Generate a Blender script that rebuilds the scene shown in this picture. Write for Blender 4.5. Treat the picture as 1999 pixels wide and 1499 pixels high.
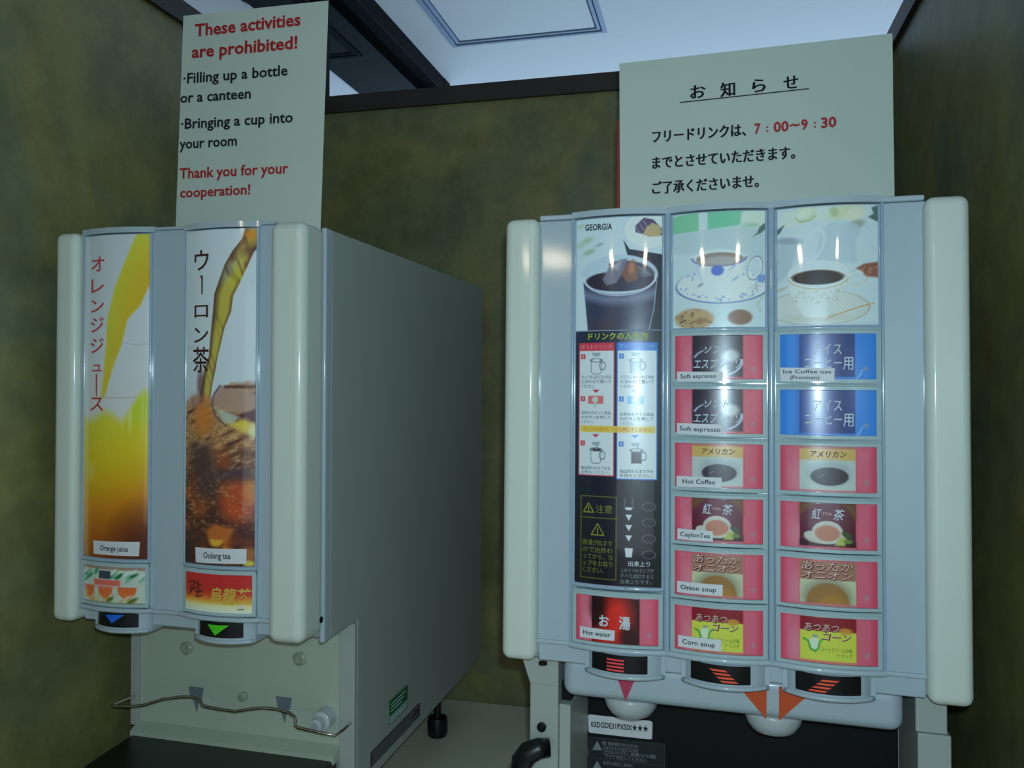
import bpy, bmesh, math, random
import numpy as np
from mathutils import Matrix, Vector

for o in list(bpy.data.objects): bpy.data.objects.remove(o)
SC = bpy.context.scene
COL = SC.collection
random.seed(4)

# ------------------------------------------------------------------ camera
EYE = 1.5
F, YAW, PITCH, ROLL, CX, CY = 1609.77, .2396, .0088, -.0016, 999.5, 725.52
def rotm(yaw, pitch, roll):
    c, s = np.cos, np.sin
    Rz = np.array([[c(yaw), -s(yaw), 0], [s(yaw), c(yaw), 0], [0, 0, 1]])
    Rx = np.array([[1, 0, 0], [0, c(pitch), -s(pitch)], [0, s(pitch), c(pitch)]])
    Ry = np.array([[c(roll), 0, s(roll)], [0, 1, 0], [-s(roll), 0, c(roll)]])
    return Rz @ Rx @ Ry
CR = rotm(YAW, PITCH, ROLL)
cam = bpy.data.objects.new('camera', bpy.data.cameras.new('camera'))
COL.objects.link(cam)
cam.data.sensor_width = 36
cam.data.lens = 36 * F / 1999
cam.data.shift_y = (CY - 749.5) / 1999
cam.data.clip_start = .01
cam.matrix_world = Matrix(((CR[0, 0], CR[0, 2], -CR[0, 1], 0), (CR[1, 0], CR[1, 2], -CR[1, 1], 0),
                           (CR[2, 0], CR[2, 2], -CR[2, 1], EYE), (0, 0, 0, 1)))
SC.camera = cam

# ------------------------------------------------------------------ world, lights, exposure
SC.view_settings.view_transform = 'Standard'
SC.view_settings.look = 'None'
SC.view_settings.gamma = 1
SC.view_settings.use_curve_mapping = False
SC.view_settings.exposure = 0.25
w = bpy.data.worlds.new('world'); SC.world = w; w.use_nodes = True
w.node_tree.nodes['Background'].inputs[0].default_value = (.35, .5, .75, 1)
w.node_tree.nodes['Background'].inputs[1].default_value = .3

def light(name, kind, loc, energy, color, size=.1, size_y=None, aim=None):
    d = bpy.data.lights.new(name, kind); d.energy = energy; d.color = color
    if kind == 'AREA':
        d.shape = 'RECTANGLE'; d.size = size; d.size_y = size_y or size
    else:
        d.shadow_soft_size = size
    o = bpy.data.objects.new(name, d); COL.objects.link(o); o.location = loc
    if aim is not None:
        o.rotation_euler = (Vector(aim) - Vector(loc)).to_track_quat('-Z', 'Y').to_euler()
    return o
# the phone's own lamp beside the lens, daylight from the window behind the alcove, broad unseen fill added from the lobby side
light('phone_flash', 'POINT', (.012, -.004, 1.527), 11, (.60, .87, 1.0), .006)
light('window_daylight', 'AREA', (-.2, 4.35, 1.3), 115, (.50, .74, 1.0), 7, 1.2, (-.6, .9, 2.5))
light('lobby_fill', 'AREA', (.5, -6.4, 1.3), 34, (.80, .93, 1.0), 7.6, 2.2, (-.2, .8, 1.4))

# ------------------------------------------------------------------ materials
def lin(c):
    return tuple(((x + .055) / 1.055) ** 2.4 if x > .04045 else x / 12.92 for x in c)
def mat(name, col, rough=.5, metal=0, coat=0, coat_rough=.08, var=.03, scale=60, bump=0, emit=None, est=1, trans=0, attr=False, ior=1.5, spec=.5):
    m = bpy.data.materials.new(name); m.use_nodes = True
    nt = m.node_tree; b = nt.nodes['Principled BSDF']
    c = lin(col)
    n = nt.nodes.new('ShaderNodeTexNoise'); n.inputs['Scale'].default_value = scale; n.inputs['Detail'].default_value = 4
    tc = nt.nodes.new('ShaderNodeTexCoord'); nt.links.new(tc.outputs['Object'], n.inputs['Vector'])
    if attr:
        a = nt.nodes.new('ShaderNodeAttribute'); a.attribute_name = 'print'
        nt.links.new(a.outputs['Color'], b.inputs['Base Color'])
    else:
        r = nt.nodes.new('ShaderNodeValToRGB')
        r.color_ramp.elements[0].position = .3; r.color_ramp.elements[1].position = .7
        r.color_ramp.elements[0].color = tuple(x * (1 - var) for x in c) + (1,)
        r.color_ramp.elements[1].color = tuple(min(1, x * (1 + var)) for x in c) + (1,)
        nt.links.new(n.outputs['Fac'], r.inputs[0]); nt.links.new(r.outputs[0], b.inputs['Base Color'])
    b.inputs['Roughness'].default_value = rough; b.inputs['Metallic'].default_value = metal
    b.inputs['Coat Weight'].default_value = coat; b.inputs['Coat Roughness'].default_value = coat_rough
    b.inputs['IOR'].default_value = ior; b.inputs['Specular IOR Level'].default_value = spec
    b.inputs['Transmission Weight'].default_value = trans
    if bump:
        bp = nt.nodes.new('ShaderNodeBump'); bp.inputs['Strength'].default_value = bump; bp.inputs['Distance'].default_value = .002
        nt.links.new(n.outputs['Fac'], bp.inputs['Height']); nt.links.new(bp.outputs[0], b.inputs['Normal'])
    if emit:
        b.inputs['Emission Color'].default_value = lin(emit) + (1,); b.inputs['Emission Strength'].default_value = est
    return m
def mottled(name, cols, scale=2.2, rough=.45, fine=14):
    """slate-like wallpaper: large clouds of olive, brown and green with fine veins"""
    m = bpy.data.materials.new(name); m.use_nodes = True
    nt = m.node_tree; b = nt.nodes['Principled BSDF']; N = nt.nodes.new; L = nt.links.new
    tc = N('ShaderNodeTexCoord')
    n1 = N('ShaderNodeTexNoise'); n1.inputs['Scale'].default_value = scale; n1.inputs['Detail'].default_value = 7; n1.inputs['Roughness'].default_value = .6; n1.inputs['Distortion'].default_value = .6
    n2 = N('ShaderNodeTexNoise'); n2.inputs['Scale'].default_value = fine; n2.inputs['Detail'].default_value = 8; n2.inputs['Roughness'].default_value = .7
    L(tc.outputs['Object'], n1.inputs['Vector']); L(tc.outputs['Object'], n2.inputs['Vector'])
    r = N('ShaderNodeValToRGB'); e = r.color_ramp.elements
    e[0].position = .3; e[0].color = lin(cols[0]) + (1,); e[1].position = .72; e[1].color = lin(cols[-1]) + (1,)
    for i, c in enumerate(cols[1:-1]):
        k = e.new(.3 + .42 * (i + 1) / (len(cols) - 1)); k.color = lin(c) + (1,)
    L(n1.outputs['Fac'], r.inputs[0])
    r2 = N('ShaderNodeValToRGB'); r2.color_ramp.elements[0].position = .35; r2.color_ramp.elements[0].color = (.66, .66, .66, 1)
    r2.color_ramp.elements[1].position = .62; r2.color_ramp.elements[1].color = (1.15, 1.15, 1.15, 1)
    L(n2.outputs['Fac'], r2.inputs[0])
    mx = N('ShaderNodeMix'); mx.data_type = 'RGBA'; mx.blend_type = 'MULTIPLY'; mx.inputs[0].default_value = .8
    L(r.outputs[0], mx.inputs[6]); L(r2.outputs[0], mx.inputs[7]); L(mx.outputs[2], b.inputs['Base Color'])
    b.inputs['Roughness'].default_value = rough
    bp = N('ShaderNodeBump'); bp.inputs['Strength'].default_value = .12; bp.inputs['Distance'].default_value = .003
    L(n2.outputs['Fac'], bp.inputs['Height']); L(bp.outputs[0], b.inputs['Normal'])
    return m
M = {}
M['wall'] = mottled('mottled_wallpaper', [(.36, .38, .28), (.46, .46, .31), (.52, .49, .30), (.43, .46, .35), (.54, .51, .35)])
M['trim'] = mat('dark_brown_trim', (.19, .15, .14), .5, var=.15, scale=20)
M['ceiling'] = mat('ceiling_board', (.86, .87, .88), .8, var=.015, scale=90, bump=.1)
M['hatch'] = mat('hatch_frame_metal', (.56, .63, .74), .7)
M['beam'] = mat('black_beam', (.02, .03, .05), .7, var=.1, spec=.1)
M['counter'] = mat('counter_laminate', (.86, .85, .78), .45, var=.02)
M['floor'] = mat('floor_tile', (.42, .38, .33), .5, var=.12, scale=4)
M['room'] = mat('room_paint', (.72, .70, .66), .7)
M['cream'] = mat('cream_plastic', (.83, .85, .81), .5, coat=.45, coat_rough=.09, var=.008)
M['grey'] = mat('grey_plastic', (.68, .73, .77), .45, coat=.45, coat_rough=.08, var=.008)
M['rim'] = mat('clear_rim_plastic', (.68, .76, .78), .16, coat=1, coat_rough=.06, var=.02)
M['rail'] = mat('glossy_grey_rail', (.62, .70, .78), .14, coat=1, coat_rough=.05, var=.02)
M['steel_paint'] = mat('painted_steel', (.66, .68, .66), .5, coat=.15, coat_rough=.3, var=.01)
M['recess'] = mat('recess_plastic', (.70, .74, .68), .38, var=.02)
M['black'] = mat('black_plastic', (.055, .06, .08), .35, var=.1)
M['blackpanel'] = mat('black_panel', (.03, .045, .065), .6, var=.15, spec=.25)
M['white'] = mat('white_sticker', (.86, .86, .88), .55, var=.01)
M['paper'] = mat('laminated_paper', (.81, .85, .81), .5, coat=.5, coat_rough=.1, var=.01, scale=15)
M['redpaper'] = mat('red_paper', (.60, .16, .18), .4, coat=.5)
M['nozzle'] = mat('nozzle_plastic', (.74, .76, .78), .3, coat=.4)
M['chrome'] = mat('steel_wire', (.82, .78, .76), .2, metal=1)
M['boss'] = mat('clear_boss', (.60, .64, .56), .15, coat=1)
M['print'] = mat('printed_card', (1, 1, 1), .27, coat=1, coat_rough=.042, attr=True)
M['cardprint'] = mat('printed_flavour_card', (1, 1, 1), .26, coat=1, coat_rough=.065, attr=True)
def ink(name, col, **k):
    if name not in M: M[name] = mat('ink_' + name, col, .5, var=.02, **k)
    return M[name]
ink('red', (.72, .13, .16)); ink('black_ink', (.07, .09, .14)); ink('pinkred', (.80, .24, .24)); ink('brown', (.26, .12, .10))
ink('ygreen', (.72, .80, .18)); ink('silver', (.80, .84, .88)); ink('olive', (.50, .50, .12)); ink('darkgrey', (.25, .30, .36))
ink('blue_arrow', (.12, .42, .92)); ink('green_arrow', (.30, .80, .12)); ink('pink_arrow', (.74, .22, .34)); ink('orange_arrow', (.80, .30, .10))
ink('salmon', (.98, .30, .32)); ink('coral', (1.0, .34, .22)); ink('grey_arrow', (.42, .46, .50)); ink('gold', (.85, .70, .30))
ink('green', (.08, .40, .20)); ink('palegreen', (.45, .58, .50)); ink('rating', (.26, .23, .24)); ink('orange_ink', (.85, .45, .10))
ink('creampink', (.93, .76, .70)); ink('maroon', (.40, .10, .12)); ink('greenink', (.30, .42, .14)); ink('greyink', (.50, .54, .55)); ink('lightblue', (.70, .82, .95))
ink('pinkwhite', (.95, .66, .70))

# ------------------------------------------------------------------ object helpers
class Frame:
    """a machine's own axes: x right along its face, y back from the face plane, z up; millimetre work is done in these"""
    def __init__(s, o, psi, t, base):
        a = -math.atan(t)
        s.A = Matrix.Rotation(psi, 3, 'Z') @ Matrix.Rotation(a, 3, 'X')
        s.o = Vector(o); s.base = Vector(base)
        s.An = np.array(s.A)
    def world(s):
        m = s.A.to_4x4(); m.translation = s.o + s.A @ s.base
        return m
    def uv(s, px, py, d=0):
        """where the sight line through a measured photo point meets the face plane, in local metres"""
        r = s.An.T @ (CR @ np.array([(px - CX) / F, 1, -(py - CY) / F]))
        e = s.An.T @ (np.array([0, 0, EYE]) - np.array(s.o))
        t = (d - e[1]) / r[1]; q = e + t * r
        return float(q[0]), float(q[2])
W = Frame((0, 0, 0), 0, 0, (0, 0, 0))
FL = Frame((-.6988, .8017, 1.662), -.0197, .004, (.125, .3, -.762))
FRt = Frame((-.1366, .8252, 1.6608), -.0460, .026, (.143, .3, -.7608))

def tag(o, label=None, cat=None, group=None, kind=None):
    for k, v in (('label', label), ('category', cat), ('group', group), ('kind', kind)):
        if v: o[k] = v
    return o
def root(name, fr, label, cat, base=None):
    o = bpy.data.objects.new(name, None); COL.objects.link(o); o.empty_display_size = .05
    o.matrix_world = fr.world(); o['label'] = label; o['category'] = cat
    o['_b'] = list(fr.base)
    return o
OFF = {}
def link(name, me, m, parent=None, fr=None, smooth=True, pivot=None):
    """links mesh data given in frame coordinates as one object, re-based to its parent"""
    o = bpy.data.objects.new(name, me); COL.objects.link(o)
    if m is not None: me.materials.append(m)
    if parent is not None:
        base = Vector(OFF.get(parent.name, fr.base if fr else (0, 0, 0)))
        o.parent = parent
        me.transform(Matrix.Translation(-base)); OFF[o.name] = base
    elif fr is not None and fr is not W:
        b = Vector(pivot or fr.base)
        me.transform(Matrix.Translation(-b))
        mw = fr.A.to_4x4(); mw.translation = fr.o + fr.A @ b; o.matrix_world = mw; OFF[o.name] = b
    elif pivot is not None:
        me.transform(Matrix.Translation(-Vector(pivot))); o.location = pivot; OFF[o.name] = Vector(pivot)
    if smooth:
        me.polygons.foreach_set('use_smooth', [True] * len(me.polygons))
    return o
class MB:
    def __init__(s): s.bm = bmesh.new()
    def box(s, x0, x1, y0, y1, z0, z1, r=0, seg=3):
        b = bmesh.new(); bmesh.ops.create_cube(b, size=1)
        for v in b.verts: v.co = Vector(((x0 + x1) / 2 + v.co.x * (x1 - x0), (y0 + y1) / 2 + v.co.y * (y1 - y0), (z0 + z1) / 2 + v.co.z * (z1 - z0)))
        if r: bmesh.ops.bevel(b, geom=b.edges[:], offset=r, segments=seg, profile=.5, affect='EDGES')
        s._add(b); return s
    def _add(s, b, M4=None):
        me = bpy.data.meshes.new('t'); b.to_mesh(me); b.free()
        if M4 is not None: me.transform(M4)
        s.bm.from_mesh(me); bpy.data.meshes.remove(me)
    def prism(s, pts, a0, a1, axis='x', r=0, seg=2):
        """polygon pts extruded along an axis: x uses (y,z), y uses (x,z), z uses (x,y)"""
        b = bmesh.new()
        def P(p, a): return {'x': (a, p[0], p[1]), 'y': (p[0], a, p[1]), 'z': (p[0], p[1], a)}[axis]
        v0 = [b.verts.new(P(p, a0)) for p in pts]; v1 = [b.verts.new(P(p, a1)) for p in pts]
        b.faces.new(v0); b.faces.new(v1[::-1]); n = len(pts)
        for i in range(n): b.faces.new((v0[i], v1[i], v1[(i + 1) % n], v0[(i + 1) % n]))
        bmesh.ops.recalc_face_normals(b, faces=b.faces[:])
        if r: bmesh.ops.bevel(b, geom=b.edges[:], offset=r, segments=seg, profile=.5, affect='EDGES', clamp_overlap=True)
        s._add(b); return s
    def tube(s, pts, rad, n=8, caps=True, squash=(1, 1)):
        pts = [Vector(p) for p in pts]; b = bmesh.new(); rings = []
        up = Vector((0, 0, 1))
        for i, p in enumerate(pts):
            t = (pts[min(i + 1, len(pts) - 1)] - pts[max(i - 1, 0)]).normalized()
            u = up if abs(t.dot(up)) < .95 else Vector((0, 1, 0))
            a = t.cross(u).normalized(); c = a.cross(t).normalized()
            rr = rad[i] if isinstance(rad, (list, tuple)) else rad
            rings.append([b.verts.new(p + a * math.cos(2 * math.pi * k / n) * rr * squash[0] + c * math.sin(2 * math.pi * k / n) * rr * squash[1]) for k in range(n)])
        for r0, r1 in zip(rings, rings[1:]):
            for k in range(n): b.faces.new((r0[k], r0[(k + 1) % n], r1[(k + 1) % n], r1[k]))
        if caps: b.faces.new(rings[0][::-1]); b.faces.new(rings[-1])
        bmesh.ops.recalc_face_normals(b, faces=b.faces[:]); s._add(b); return s
    def lathe(s, prof, c, n=32, axis='z'):
        b = bmesh.new(); rings = []
        for r_, h in prof:
            ring = []
            for k in range(n):
                a = 2 * math.pi * k / n; x, y = r_ * math.cos(a), r_ * math.sin(a)
                co = {'z': (x, y, h), 'y': (x, h, y), 'x': (h, x, y)}[axis]
                ring.append(b.verts.new(Vector(c) + Vector(co)))
            rings.append(ring)
        for r0, r1 in zip(rings, rings[1:]):
            for k in range(n): b.faces.new((r0[k], r0[(k + 1) % n], r1[(k + 1) % n], r1[k]))
        b.faces.new(rings[0][::-1]); b.faces.new(rings[-1])
        bmesh.ops.remove_doubles(b, verts=b.verts[:], dist=1e-6)
        bmesh.ops.recalc_face_normals(b, faces=b.faces[:]); s._add(b); return s
    def curved(s, u0, u1, z0, z1, df, th, n=14, nz=1):
        """slab whose front follows df(u), thickness th"""
        b = bmesh.new(); us = [u0 + (u1 - u0) * i / n for i in range(n + 1)]
        g = [[[b.verts.new((u, df(u) + k * th, z0 + (z1 - z0) * j / nz)) for j in range(nz + 1)] for u in us] for k in (0, 1)]
        for i in range(n):
            for j in range(nz):
                b.faces.new((g[0][i][j], g[0][i + 1][j], g[0][i + 1][j + 1], g[0][i][j + 1]))
                b.faces.new((g[1][i][j + 1], g[1][i + 1][j + 1], g[1][i + 1][j], g[1][i][j]))
            b.faces.new((g[0][i][0], g[1][i][0], g[1][i + 1][0], g[0][i + 1][0]))
            b.faces.new((g[0][i + 1][-1], g[1][i + 1][-1], g[1][i][-1], g[0][i][-1]))
        for i in (0, n):
            for j in range(nz): b.faces.new((g[0][i][j], g[0][i][j + 1], g[1][i][j + 1], g[1][i][j]))
        bmesh.ops.recalc_face_normals(b, faces=b.faces[:]); s._add(b); return s
    def done(s, name, m, parent=None, fr=None, smooth=False, sharp=35, pivot=None):
        me = bpy.data.meshes.new(name); s.bm.to_mesh(me); s.bm.free()
        o = link(name, me, m, parent, fr, True, pivot)
        if not smooth: me.set_sharp_from_angle(angle=math.radians(sharp))
        wn = o.modifiers.new('weighted_normals', 'WEIGHTED_NORMAL'); wn.keep_sharp = True; wn.weight = 80
        return o

# ------------------------------------------------------------------ printed art: painted per vertex on a fine grid
class Art:
    def __init__(s, w, h, res=1.0, bg=(1, 1, 1)):
        s.w, s.h = w, h; s.nx, s.ny = int(w * res) + 1, int(h * res) + 1
        s.X, s.Y = np.meshgrid(np.linspace(0, w, s.nx), np.linspace(0, h, s.ny))
        s.C = np.ones((s.ny, s.nx, 3)) * np.array(bg)
    def put(s, m, col, a=1):
        m = (np.clip(m, 0, 1) * a)[..., None]
        s.C = s.C * (1 - m) + np.asarray(col) * m; return s
    def cov(s, sd, soft): return np.clip(.5 - sd / max(soft, 1e-3), 0, 1)
    def rect(s, x0, y0, x1, y1, col, a=1, soft=1):
        sd = np.maximum(np.maximum(x0 - s.X, s.X - x1), np.maximum(y0 - s.Y, s.Y - y1)); return s.put(s.cov(sd, soft), col, a)
    def eld(s, cx, cy, rx, ry, rot=0):
        x, y = s.X - cx, s.Y - cy
        if rot: c, q = math.cos(rot), math.sin(rot); x, y = x * c + y * q, -x * q + y * c
        return (np.sqrt((x / rx) ** 2 + (y / ry) ** 2) - 1) * min(rx, ry)
    def ell(s, cx, cy, rx, ry, col, a=1, soft=1, rot=0, clip=None):
        m = s.cov(s.eld(cx, cy, rx, ry, rot), soft)
        if clip is not None: m = m * clip
        return s.put(m, col, a)
    def ring(s, cx, cy, rx, ry, wd, col, a=1, soft=1, rot=0, clip=None):
        m = s.cov(abs(s.eld(cx, cy, rx, ry, rot)) - wd / 2, soft)
        if clip is not None: m = m * clip
        return s.put(m, col, a)
    def psd(s, pts):
        P = np.array(pts, float); n = len(P); d = np.full(s.X.shape, 1e9); ins = np.zeros(s.X.shape, bool)
        for i in range(n):
            a, b = P[i], P[(i + 1) % n]; e = b - a
            wx, wy = s.X - a[0], s.Y - a[1]
            t = np.clip((wx * e[0] + wy * e[1]) / (e @ e + 1e-9), 0, 1)
            d = np.minimum(d, (wx - e[0] * t) ** 2 + (wy - e[1] * t) ** 2)
            c = ((a[1] > s.Y) != (b[1] > s.Y)) & (s.X < (b[0] - a[0]) * (s.Y - a[1]) / (b[1] - a[1] + 1e-12) + a[0])
            ins ^= c
        return np.where(ins, -1, 1) * np.sqrt(d)
    def poly(s, pts, col, a=1, soft=1, clip=None):
        m = s.cov(s.psd(pts), soft)
        if clip is not None: m = m * clip
        return s.put(m, col, a)
    def line(s, pts, wd, col, a=1, soft=1):
        P = np.array(pts, float); d = np.full(s.X.shape, 1e9)
        for p, q in zip(P, P[1:]):
            e = q - p; wx, wy = s.X - p[0], s.Y - p[1]; t = np.clip((wx * e[0] + wy * e[1]) / (e @ e + 1e-9), 0, 1)
            d = np.minimum(d, np.hypot(wx - e[0] * t, wy - e[1] * t))
        return s.put(s.cov(d - wd / 2, soft), col, a)
    def noise(s, sx, sy, seed=0, ang=0):
        """smooth value noise 0..1"""
        rg = np.random.RandomState(seed); c, q = math.cos(ang), math.sin(ang)
        x = (s.X * c + s.Y * q) / sx + 500; y = (-s.X * q + s.Y * c) / sy + 500
        T = rg.rand(256, 256); xi, yi = np.floor(x).astype(int), np.floor(y).astype(int); fx, fy = x - xi, y - yi
        fx, fy = fx * fx * (3 - 2 * fx), fy * fy * (3 - 2 * fy)
        g = lambda i, j: T[(yi + j) % 256, (xi + i) % 256]
        return (g(0, 0) * (1 - fx) + g(1, 0) * fx) * (1 - fy) + (g(0, 1) * (1 - fx) + g(1, 1) * fx) * fy
    def ramp(s, stops, m=1, along='y'):
        v = s.Y if along == 'y' else s.X; xs = [k[0] for k in stops]
        c = np.stack([np.interp(v, xs, [k[1][i] for k in stops]) for i in range(3)], -1)
        return s.put(np.ones(s.X.shape) * m, c)
    def mesh(s, name, u0, u1, z1, z0, df, off, m, parent, fr):
        """card from (u0,z1 top) to (u1,z0 bottom) lying on df, off in front of it; thin but solid sheet with a turned edge"""
        us = u0 + (u1 - u0) * s.X / s.w; zs = z1 + (z0 - z1) * s.Y / s.h
        d = np.vectorize(df)(us[0]) - off
        co = np.stack([us, np.broadcast_to(d, us.shape), zs], -1).reshape(-1, 3)
        nx, ny = s.nx, s.ny
        i = np.arange(nx * ny).reshape(ny, nx)
        q = np.stack([i[1:, :-1], i[1:, 1:], i[:-1, 1:], i[:-1, :-1]], -1).reshape(-1, 4)
        # border strip going back
        bd = np.concatenate([i[0, :], i[1:, -1], i[-1, -2::-1], i[-2:0:-1, 0]])
        back = co[bd].copy(); back[:, 1] += .0008
        nb = len(bd); k = np.arange(nb); co2 = np.concatenate([co, back])
        q2 = np.stack([bd, bd[(k + 1) % nb], nx * ny + (k + 1) % nb, nx * ny + k], -1)
        faces = np.concatenate([q, q2])
        me = bpy.data.meshes.new(name)
        me.vertices.add(len(co2)); me.vertices.foreach_set('co', co2.ravel())
        me.loops.add(len(faces) * 4); me.loops.foreach_set('vertex_index', faces.ravel().astype(np.int32))
        me.polygons.add(len(faces)); me.polygons.foreach_set('loop_start', (np.arange(len(faces)) * 4).astype(np.int32))
        me.update(calc_edges=True)
        C = np.clip(np.clip(s.C, 0, 1) ** .88 * 1.06, 0, .97).reshape(-1, 3); C = np.concatenate([C, C[bd]])
        C = np.where(C > .04045, ((C + .055) / 1.055) ** 2.4, C / 12.92)
        at = me.color_attributes.new('print', 'FLOAT_COLOR', 'POINT')
        at.data.foreach_set('color', np.concatenate([C, np.ones((len(C), 1))], 1).ravel().astype(np.float32))
        return link(name, me, m, parent, fr, True)

# ------------------------------------------------------------------ lettering
_tc = bpy.data.curves.new('t', 'FONT'); _to = bpy.data.objects.new('t', _tc); COL.objects.link(_to)
_tc.resolution_u = 2; _tc.fill_mode = 'FRONT'
def glyphs(text, bold=0, shear=0):
    _tc.body = text; _tc.offset = bold; _tc.shear = shear; _tc.size = 1
    dg = bpy.context.evaluated_depsgraph_get(); dg.update()
    me = _to.evaluated_get(dg).to_mesh()
    v = np.zeros(len(me.vertices) * 3); me.vertices.foreach_get('co', v); v = v.reshape(-1, 3)[:, :2].copy()
    f = [tuple(p.vertices) for p in me.polygons]
    _to.evaluated_get(dg).to_mesh_clear()
    return v, f
class Text:
    """collects strings of one ink into one flat lettering mesh lying on a surface"""
    def __init__(s, fr, df=lambda u: 0.0, off=.0005): s.v = []; s.f = []; s.fr = fr; s.df = df; s.off = off
    def add(s, text, u, z, w, h, bold=0, shear=0, ang=0, cjk=None, fit=True):
        """baseline left at (u,z), fitted to width w; h = capital height (or ideograph height)"""
        v, f = glyphs(text, bold, shear)
        if not len(v): return s
        if cjk is None: cjk = any(ord(c) > 0x2000 for c in text)
        x0, x1 = v[:, 0].min(), v[:, 0].max()
        sy = h / (.86 if cjk else .72); y0 = -.09 if cjk else 0
        sx = w / (x1 - x0) if fit else sy
        p = np.stack([(v[:, 0] - x0) * sx, (v[:, 1] - y0) * sy], -1)
        c, q = math.cos(ang), math.sin(ang)
        X = u + p[:, 0] * c - p[:, 1] * q; Z = z + p[:, 0] * q + p[:, 1] * c
        return s.raw(X, Z, f)
    def raw(s, X, Z, f):
        b = len(s.v); s.v += [(float(x), float(s.df(x)) - s.off, float(z_)) for x, z_ in zip(X, Z)]
        s.f += [tuple(b + i for i in q) for q in f]; return s
    def px(s, text, a, b, h, d=0, **k):
        (u0, z0), (u1, z1) = s.fr.uv(*a, d), s.fr.uv(*b, d)
        return s.add(text, u0, z0, math.hypot(u1 - u0, z1 - z0), h, ang=math.atan2(z1 - z0, u1 - u0), **k)
    def poly(s, pts, n=1):
        X = [p[0] for p in pts]; Z = [p[1] for p in pts]; return s.raw(X, Z, [tuple(range(len(pts)))])
    def bar(s, u0, z0, u1, z1): return s.poly([(u0, z0), (u1, z0), (u1, z1), (u0, z1)])
    def done(s, name, m, parent):
        me = bpy.data.meshes.new(name); me.from_pydata(s.v, [], s.f); me.update()
        us = [v[0] for v in s.v]; u0, u1 = min(us), max(us)
        if abs(s.df(u0) - s.df((u0 + u1) / 2)) + abs(s.df(u1) - s.df((u0 + u1) / 2)) > 1e-5:
            b = bmesh.new(); b.from_mesh(me); k = u0 + .0015
            while k < u1:
                bmesh.ops.bisect_plane(b, geom=b.verts[:] + b.edges[:] + b.faces[:], plane_co=(k, 0, 0), plane_no=(1, 0, 0)); k += .0015
            for v in b.verts: v.co.y = s.df(v.co.x) - s.off
            b.to_mesh(me); b.free()
        return link(name, me, m, parent, s.fr, False)

# ------------------------------------------------------------------ the setting
XL, XR, YB = -.7575, .2763, 1.4803
ZT0, ZT1 = EYE + .5184, EYE + .5505
CZ = EYE + 1.0
def struct(o, kind='structure'): o['kind'] = kind; return o
def wbox(name, m, *a, r=0, kind='structure', pivot=None):
    o = MB().box(*a, r=r).done(name, m, pivot=pivot or ((a[0] + a[1]) / 2, (a[2] + a[3]) / 2, a[4]))
    return struct(o, kind) if kind else o
wbox('floor', M['floor'], -4, 4, -6.6, 4.6, -.05, 0)
wbox('wall_back', M['wall'], XL - .08, XR + .08, YB, YB + .08, 0, ZT0)
wbox('wall_left', M['wall'], XL - .08, XL, -.1, YB, 0, ZT0)
wbox('wall_right', M['wall'], XR, XR + .08, -.1, YB, 0, ZT0)
wbox('trim_1', M['trim'], XL - .085, XR + .085, YB - .008, YB + .09, ZT0, ZT1)
wbox('trim_2', M['trim'], XL - .09, XL + .008, -.11, YB - .008, ZT0, ZT1)
wbox('trim_3', M['trim'], XR - .008, XR + .09, -.11, YB - .008, ZT0, ZT1)
# ceiling with a square opening for the hatch
HX0, HX1, HY1 = -.7573, -.2998, 2.357
HY0 = HY1 - .4575
cm = MB()
for a in ((-4, HX0, -6.6, 4.6), (HX1, 4, -6.6, 4.6), (HX0, HX1, -6.6, HY0), (HX0, HX1, HY1, 4.6)):
    cm.box(a[0], a[1], a[2], a[3], CZ, CZ + .05)
struct(cm.done('ceiling', M['ceiling'], pivot=(0, 0, CZ)))
h = bpy.data.objects.new('ceiling_hatch', None); COL.objects.link(h); h.location = ((HX0 + HX1) / 2, (HY0 + HY1) / 2, CZ)
tag(h, 'square access hatch with a bluish metal frame in the white ceiling', 'hatch')
OFF[h.name] = Vector(h.location)
fm = MB()
for i, (g, zz, wd) in enumerate(((0, CZ - .004, .012), (.016, CZ - .001, .010))):
    x0, x1, y0, y1 = HX0 + g - .003, HX1 - g + .003, HY0 + g - .003, HY1 - g + .003
    fm.box(x0, x0 + wd, y0, y1, zz, CZ + .02, .001); fm.box(x1 - wd, x1, y0, y1, zz, CZ + .02, .001)
    fm.box(x0 + wd, x1 - wd, y0, y0 + wd, zz, CZ + .02, .001); fm.box(x0 + wd, x1 - wd, y1 - wd, y1, zz, CZ + .02, .001)
fm.done('hatch_frame', M['hatch'], h)
MB().box(HX0 + .028, HX1 - .028, HY0 + .028, HY1 - .028, CZ + .002, CZ + .02).done('hatch_panel', M['ceiling'], h)
# beam with the smoked glass smoke barrier hanging from it
wbox('trim_4', M['beam'], -.912, -.868, -2.0, 2.60, CZ - .05, CZ, r=.003)
wbox('trim_5', M['beam'], -.985, -.868, 2.602, 2.66, CZ - .30, CZ)
wbox('trim_6', M['beam'], XL - .02, XL + .0070, YB + .005, YB + .04, ZT1, CZ)
gm = bpy.data.materials.new('smoked_glass'); gm.use_nodes = True
nt = gm.node_tree; nt.nodes.remove(nt.nodes['Principled BSDF'])
g1 = nt.nodes.new('ShaderNodeBsdfTransparent'); g1.inputs[0].default_value = (.03, .045, .055, 1)
g2 = nt.nodes.new('ShaderNodeBsdfGlossy'); g2.inputs['Roughness'].default_value = .04; g2.inputs[0].default_value = (.38, .42, .45, 1)
fr_ = nt.nodes.new('ShaderNodeFresnel'); fr_.inputs[0].default_value = 1.45
mx = nt.nodes.new('ShaderNodeMixShader'); nt.links.new(fr_.outputs[0], mx.inputs[0]); nt.links.new(g1.outputs[0], mx.inputs[1]); nt.links.new(g2.outputs[0], mx.inputs[2])
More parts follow.
